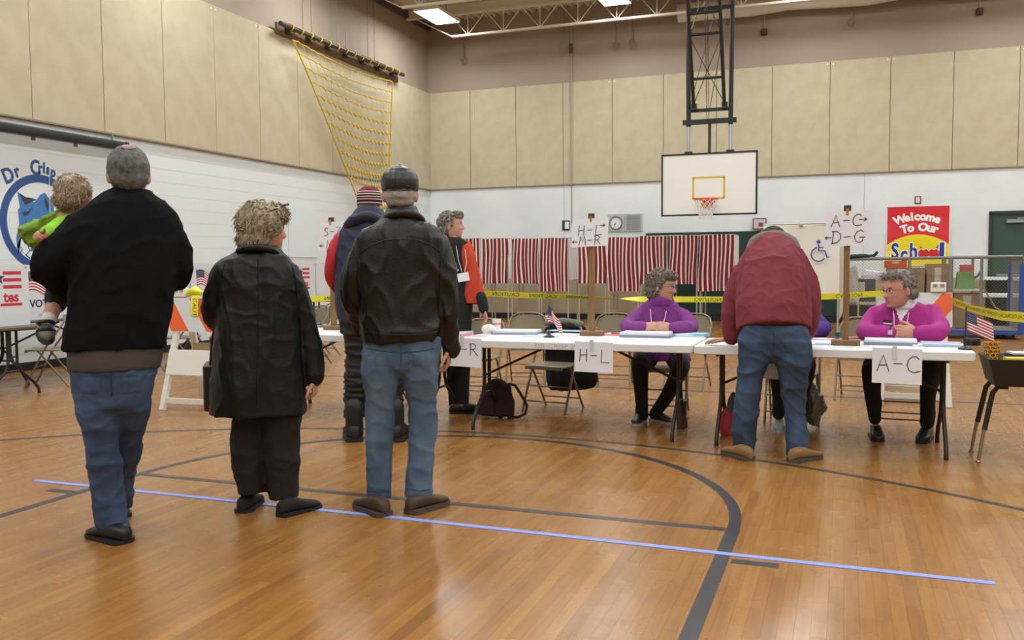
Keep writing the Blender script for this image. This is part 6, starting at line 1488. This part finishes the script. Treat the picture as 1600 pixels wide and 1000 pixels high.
for x, dx in ((-.42, .22), (.44, .2)): MB().tube([(x, -.05, 7.1), (x+dx, -.05, 6.52)], .055, 8).build('counter_strut', BF, t)
# ------------------------------------------------------------------ striped voting booths
SR = mat('curtain_dark_red', '#7a1524', .8); SW = mat('curtain_white', '#e4dfdb', .8); ALT = mat('grey_booth_leg', '#b5b4ae', .4, metal=.4)
YB = 19.3
def vbooth(label, px0, px1, top, bot, seed, side=None, ns=None):
    a, b_ = onY(px0, top, YB), onY(px1, top, YB); x0, x1 = a[0], b_[0]; zt = (a[2]+b_[2])/2; zb = onY((px0+px1)/2, bot, YB)[2]; t = thing('voting_booth', label, 'booth', ((x0+x1)/2, YB, 0), 0, 'striped curtain voting booths')
    w_ = x1-x0-.008; r = random.Random(seed); ph = [r.uniform(0, 6) for _ in range(4)]; n = ns or max(6, round(w_/.088)); amp = .045
    def fn(u, v): # v 0 top
        s = (v*.5+.5)
        return (-w_/2+w_*u+.022*math.sin(u*9+ph[0]+v*2)*v+.012*math.sin(v*5+ph[2]), -amp*s*(math.sin(u*17+ph[1]+v*.8)*.6+.4*math.sin(u*31+ph[3]))-.03, zt-(zt-zb)*v-.01*math.sin(u*PI*2+ph[2])*(1 if v == 0 else .4))
    mb = MB(); per = 6
    mb.grid(fn, n*per, 8, mfn=lambda i, j: 1 if (i % per) in (0, 5) else 0); mb.grid(lambda u, v: tuple(np.array(fn(u, v))+np.array((0, .002, 0))), n*per, 8, mfn=lambda i, j: 1 if (i % per) in (0, 5) else 0, flip=True)
    mb.build('curtain', [SR, SW], t)
    MB().tube([(-w_/2, 0, zt+.0), (w_/2, 0, zt)], .012, 6).tube([(-w_/2, 0, zt), (-w_/2, .75, zt)], .012, 6).tube([(w_/2, 0, zt), (w_/2, .75, zt)], .012, 6).build('top_rail', ALT, t)
    for x in (-w_/2+.02, w_/2-.02):
        for y in (0, .75): MB().tube([(x, y, zt), (x, y, 0)], .017, 6).build('leg', ALT, t)
    MB().box((0, .55, .98), (w_-.06, .35, .02)).build('writing_shelf', mat('shelf_white', '#cfcfca', .6), t, False)
    if side:
        x = side*w_/2; mb = MB(); mb.grid(lambda u, v: (x+.01*math.sin(u*20), .75*u, zt-(zt-zb-.25)*v), 12, 4); mb.grid(lambda u, v: (x+.003+.01*math.sin(u*20), .75*u, zt-(zt-zb-.25)*v), 12, 4, flip=True); mb.build('side_curtain', SW, t)
    return t
vbooth('striped voting booth in left row, first from the left, behind orange cardigan woman', 712, 751, 373, 443, 1)
vbooth('striped voting booth in left row, second from the left', 753, 795, 373, 443, 2)
vbooth('striped voting booth in left row, third from the left', 798, 843, 373, 443, 3)
vbooth('striped voting booth at right end of left row with longest curtain', 844, 889, 372, 455, 4, 1)
vbooth('striped voting booth in right row, directly behind the H-L post', 903, 948, 372, 443, 5)
vbooth('striped voting booth in right row, second with long curtain right of H-L post', 950, 999, 371, 455, 6)
vbooth('striped voting booth in right row, third, left of purple sweater woman hair', 1000, 1044, 369, 444, 7)
vbooth('striped voting booth in right row, fourth, above purple sweater woman face', 1046, 1091, 368, 444, 8)
vbooth('striped voting booth at right end of right row, next to the bending man', 1093, 1148, 367, 455, 9, 1)
# accessible booth
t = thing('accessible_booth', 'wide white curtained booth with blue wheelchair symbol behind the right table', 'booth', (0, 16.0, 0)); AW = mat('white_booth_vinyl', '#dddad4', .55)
x0, x1, zt, zb = -1.30, -.06, 2.0, .80
fn = lambda u, v: (x0+(x1-x0)*u, -.02*math.sin(u*6+v*3)-.015*math.sin(u*13), zt-(zt-zb)*v+.0*u-.03*math.sin(u*PI)*(v == 0))
mb = MB(); mb.grid(fn, 20, 10); mb.grid(lambda u, v: tuple(np.array(fn(u, v))+np.array((0, .003, 0))), 20, 10, flip=True); mb.build('front_curtain', AW, t)
fs_ = lambda u, v: (x1+.03+.22*u, .05+.9*u, zt-.02-(zt-.42+.0*u-.35*(1-abs(1-u*1.3)))*v)
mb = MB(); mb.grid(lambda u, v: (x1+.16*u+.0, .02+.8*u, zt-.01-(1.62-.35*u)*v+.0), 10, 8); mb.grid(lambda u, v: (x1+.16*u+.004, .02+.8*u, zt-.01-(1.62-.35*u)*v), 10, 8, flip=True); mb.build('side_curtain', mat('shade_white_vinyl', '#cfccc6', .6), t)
MB().tube([(x0, 0, zt), (x1, 0, zt), (x1+.16, .82, zt), (x0, .9, zt), (x0, 0, zt)], .015, 6).build('top_rail', ALT, t)
for x, y in ((x0+.02, .03), (x1-.02, .03), (x0+.02, .88), (x1+.14, .8)): MB().tube([(x, y, zt), (x, y, 0)], .018, 6).build('leg', ALT, t)
MB().box(((x0+x1)/2, .5, .74), (x1-x0-.1, .7, .03)).build('writing_shelf', mat('shelf_white', '#cfcfca', .6), t, False)
q = onY(1279, 392, 16.0); cx, cz = q[0], q[2]; SY = mat('blue_symbol_print', '#333a9a', .6); mb = MB(); yy = -.05
cv = lambda a, b_: (cx+a, yy, cz+b_)
mb.lathe([(.032, 0), (.032, .004), (0, .005)], (cx+.0, yy, cz+.15), 16, R=RX90)
mb.tube([cv(0, .11), cv(0.005, .0), cv(.10, -.0), cv(.14, -.11), cv(.175, -.10)], .013, 6).tube([cv(0, .055), cv(.085, .055)], .011, 6)
mb.tube([cv(-.0+.115*math.cos(a), -.06+.115*math.sin(a)) for a in [math.radians(100+i*15) for i in range(16)]], .012, 6); mb.build('wheelchair_symbol', SY, t)
MB().lathe([(.03, 0), (.03, .02), (.012, .03)], (onY(1252, 353, 16)[0], -.03, zt-.03), 12, R=RX90).build('curtain_clip', mat('grey_clip', '#8f8c88', .5), t)
# ------------------------------------------------------------------ ball cage with stored things
t = thing('storage_cage', 'grey steel mesh storage cage on blue base with stored boxes at right', 'cage', (1.45, 17.3, 0)); GP = mat('grey_cage_pipe', '#7f7f7e', .45, metal=.3); BLP = mat('blue_cage_steel', '#274c9a', .45)
cx0, cx1, cz0, cz1, D_ = -1.42, 1.40, .16, 1.40, 1.15
for y in (0, D_):
    MB().tube([(cx0, y, cz1), (cx1, y, cz1+.02)], .028, 8).build('top_rail', GP, t)
    MB().box((0, y, .12), (cx1-cx0, .05, .07)).build('base_rail', BLP, t, False)
for x in (cx0, cx1): MB().tube([(x, 0, cz1), (x, D_, cz1)], .025, 8).build('top_rail', GP, t); MB().box((x, D_/2, .12), (.05, D_, .07)).build('base_rail', BLP, t, False)
for x, m_, r_ in ((cx0, GP, .026), (-.36, mat('tan_post', '#8a7a5f', .6), .03), (.30, GP, .04), (.78, GP, .026)):
    for y in (0, D_): MB().tube([(x, y, .12), (x, y, cz1)], r_, 8).build('upright', m_, t)
for y in (0, D_): MB().box((cx1, y, .70), (.075, .075, 1.20)).build('upright', BLP, t, False)
MB().tube([(.78, 0, .95), (1.0, 0, .55), (1.4, 0, .3)], .016, 6).build('brace', GP, t)
WIRE = mat('mesh_wire', '#8b8984', .45, metal=.4)
mb = MB(); k = 0; hz = cz1-.17
def wires(f, wd):
    n = int((wd+hz)/.055)
    for i in range(n):
        s = i*.055
        for dr in (1, -1):
            a0 = max(0, s-hz); a1 = min(wd, s)
            if a1-a0 < .02: continue
            p, q = (a0, s-a0), (a1, s-a1)
            if dr < 0: p, q = (wd-p[0], p[1]), (wd-q[0], q[1])
            mb.tube([f(*p), f(*q)], .0022, 3, cap=False)
wires(lambda a, b_: (cx0+a, 0, .16+b_), cx1-cx0); wires(lambda a, b_: (cx1, a, .16+b_), D_); wires(lambda a, b_: (cx0, a, .16+b_), D_)
mb.build('wire_mesh', WIRE, t)['kind'] = 'stuff'
MB().box((0, D_/2, .15), (cx1-cx0, D_, .02)).build('base_board', mat('grey_plywood', '#8b8375', .7), t, False)
for x in (cx0+.1, cx1-.1):
    for y in (.08, D_-.08): MB().lathe([(.045, -.018), (.05, -.01), (.05, .01), (.045, .018)], (x, y, .05), 14, R=Matrix.Rotation(PI/2, 3, 'Y')).build('caster', SOLE, t)
CB = mat('brown_cardboard', '#9b8468', .8, col2='#907a60', scale=5); ox, oy = 1.45, 17.3
def carton(label, x, y, z, d, m=CB, rz=0, nm='cardboard_box'):
    o = thing(nm, label, 'box', (x, y, z), rz); MB().box((0, 0, d[2]/2), d).build('carton', m, o, False)
    for s in (-1, 1): MB().box((0, s*d[1]*.25, d[2]+.004), (d[0]*.99, d[1]*.48, .006), Euler((s*.04, 0, 0)).to_matrix()).build('flap', m, o, False)
    MB().box((0, -d[1]/2-.001, d[2]*.8), (d[0]*.3, .002, d[2]*.3)).build('box_label', mat('pale_box_label', '#c9bfae', .7), o, False); return o
carton('tall cardboard box inside the cage behind magenta cardigan woman head', 1.05, 17.85, .17, (.62, .5, 1.05))
carton('cardboard box inside the cage left of the thick grey upright', 1.58, 17.9, .17, (.36, .5, 1.12))
carton('low cardboard box inside the cage below the green bin', 2.05, 17.75, .17, (.42, .36, .60))
carton('red-orange box on top of the stack in the cage', .88, 17.75, 1.235, (.36, .3, .12), mat('red_orange_box', '#c8502f', .6), nm='storage_box')
carton('dark grey box at left inside the cage', .30, 17.9, .17, (.5, .6, .85), mat('dark_grey_box', '#4d5354', .6), nm='storage_box')
o = thing('paper_stack', 'white papers on the dark grey box in the cage', 'paper', (.50, 17.8, 1.035)); MB().box((0, 0, .04), (.34, .26, .08), Euler((0, 0, .2)).to_matrix()).build('sheets', PAPER, o, False); MB().box((.02, 0, .11), (.3, .2, .06), Euler((.1, .15, 0)).to_matrix()).build('top_sheet', PAPER, o, False)
s_ = Soft(); s_.limb([(0, 0, .02), (0, 0, .3), (.02, 0, .55), (.05, 0, .66)], [(.14, .1), (.13, .1), (.09, .07), (.03, .03)], side=(1, 0, 0), n=18); o = thing('plastic_bag', 'white plastic bag inside left end of the cage', 'bag', (.14, 17.46, .62)); cloth(s_, 'bag_body', mat('white_bag_plastic', '#c9c7c2', .45), o, .014, 2, .012, 30, 6)
o = thing('shelf_plank', 'pale wooden plank lying across the cage behind the tape', 'plank', (.62, 17.42, .60)); MB().box((0, 0, 0), (.8, .12, .05)).build('board', mat('pale_plank', '#c6bda4', .6), o, False); MB().box((-.36, 0, -.22), (.03, .1, .44)).box((.36, 0, -.22), (.03, .1, .44)).build('support', mat('pale_plank', '#c6bda4', .6), o, False)
o = thing('storage_bin', 'green storage bin with red lid on white shelf in the cage', 'bin', (2.03, 17.75, .86)); MB().box((0, 0, .15), (.30, .24, .30), taper=.85).build('bin_body', mat('green_bin', '#6f9a5a', .5), o, False); MB().rbox((.02, 0, .36), (.22, .18, .13), .04, 3).build('lid', mat('muted_red_lid', '#b5595a', .5), o); MB().tube([(.12, 0, .18), (.2, 0, .22), (.24, 0, .30)], .02, 6).build('handle', mat('dark_grip', '#4a4f5a', .5), o)
o = thing('cage_shelf', 'white shelf board inside the cage under the green bin', 'shelf', (2.05, 17.78, .835)); MB().box((0, 0, 0), (.56, .5, .03)).build('board', mat('white_shelf', '#dcd8d2', .5), o, False)
for x in (-.26, .26): MB().box((x, .23, -.33), (.03, .03, .66)).build('support', mat('white_shelf', '#dcd8d2', .5), o, False)
s_ = Soft(); s_.limb([(-.18, 0, .02), (.05, 0, .05), (.32, .02, .06), (.40, 0, .12)], [(.05, .05), (.06, .04), (.04, .03), (.025, .02)], n=12); o = thing('folded_cloth', 'dark green cloth draped on the left end of the cage top', 'cloth', (.16, 17.3, 1.40)); cloth(s_, 'cloth_body', mat('dark_green_cloth', '#1f3330', .8), o, .012, 2, .01, 30, 3)
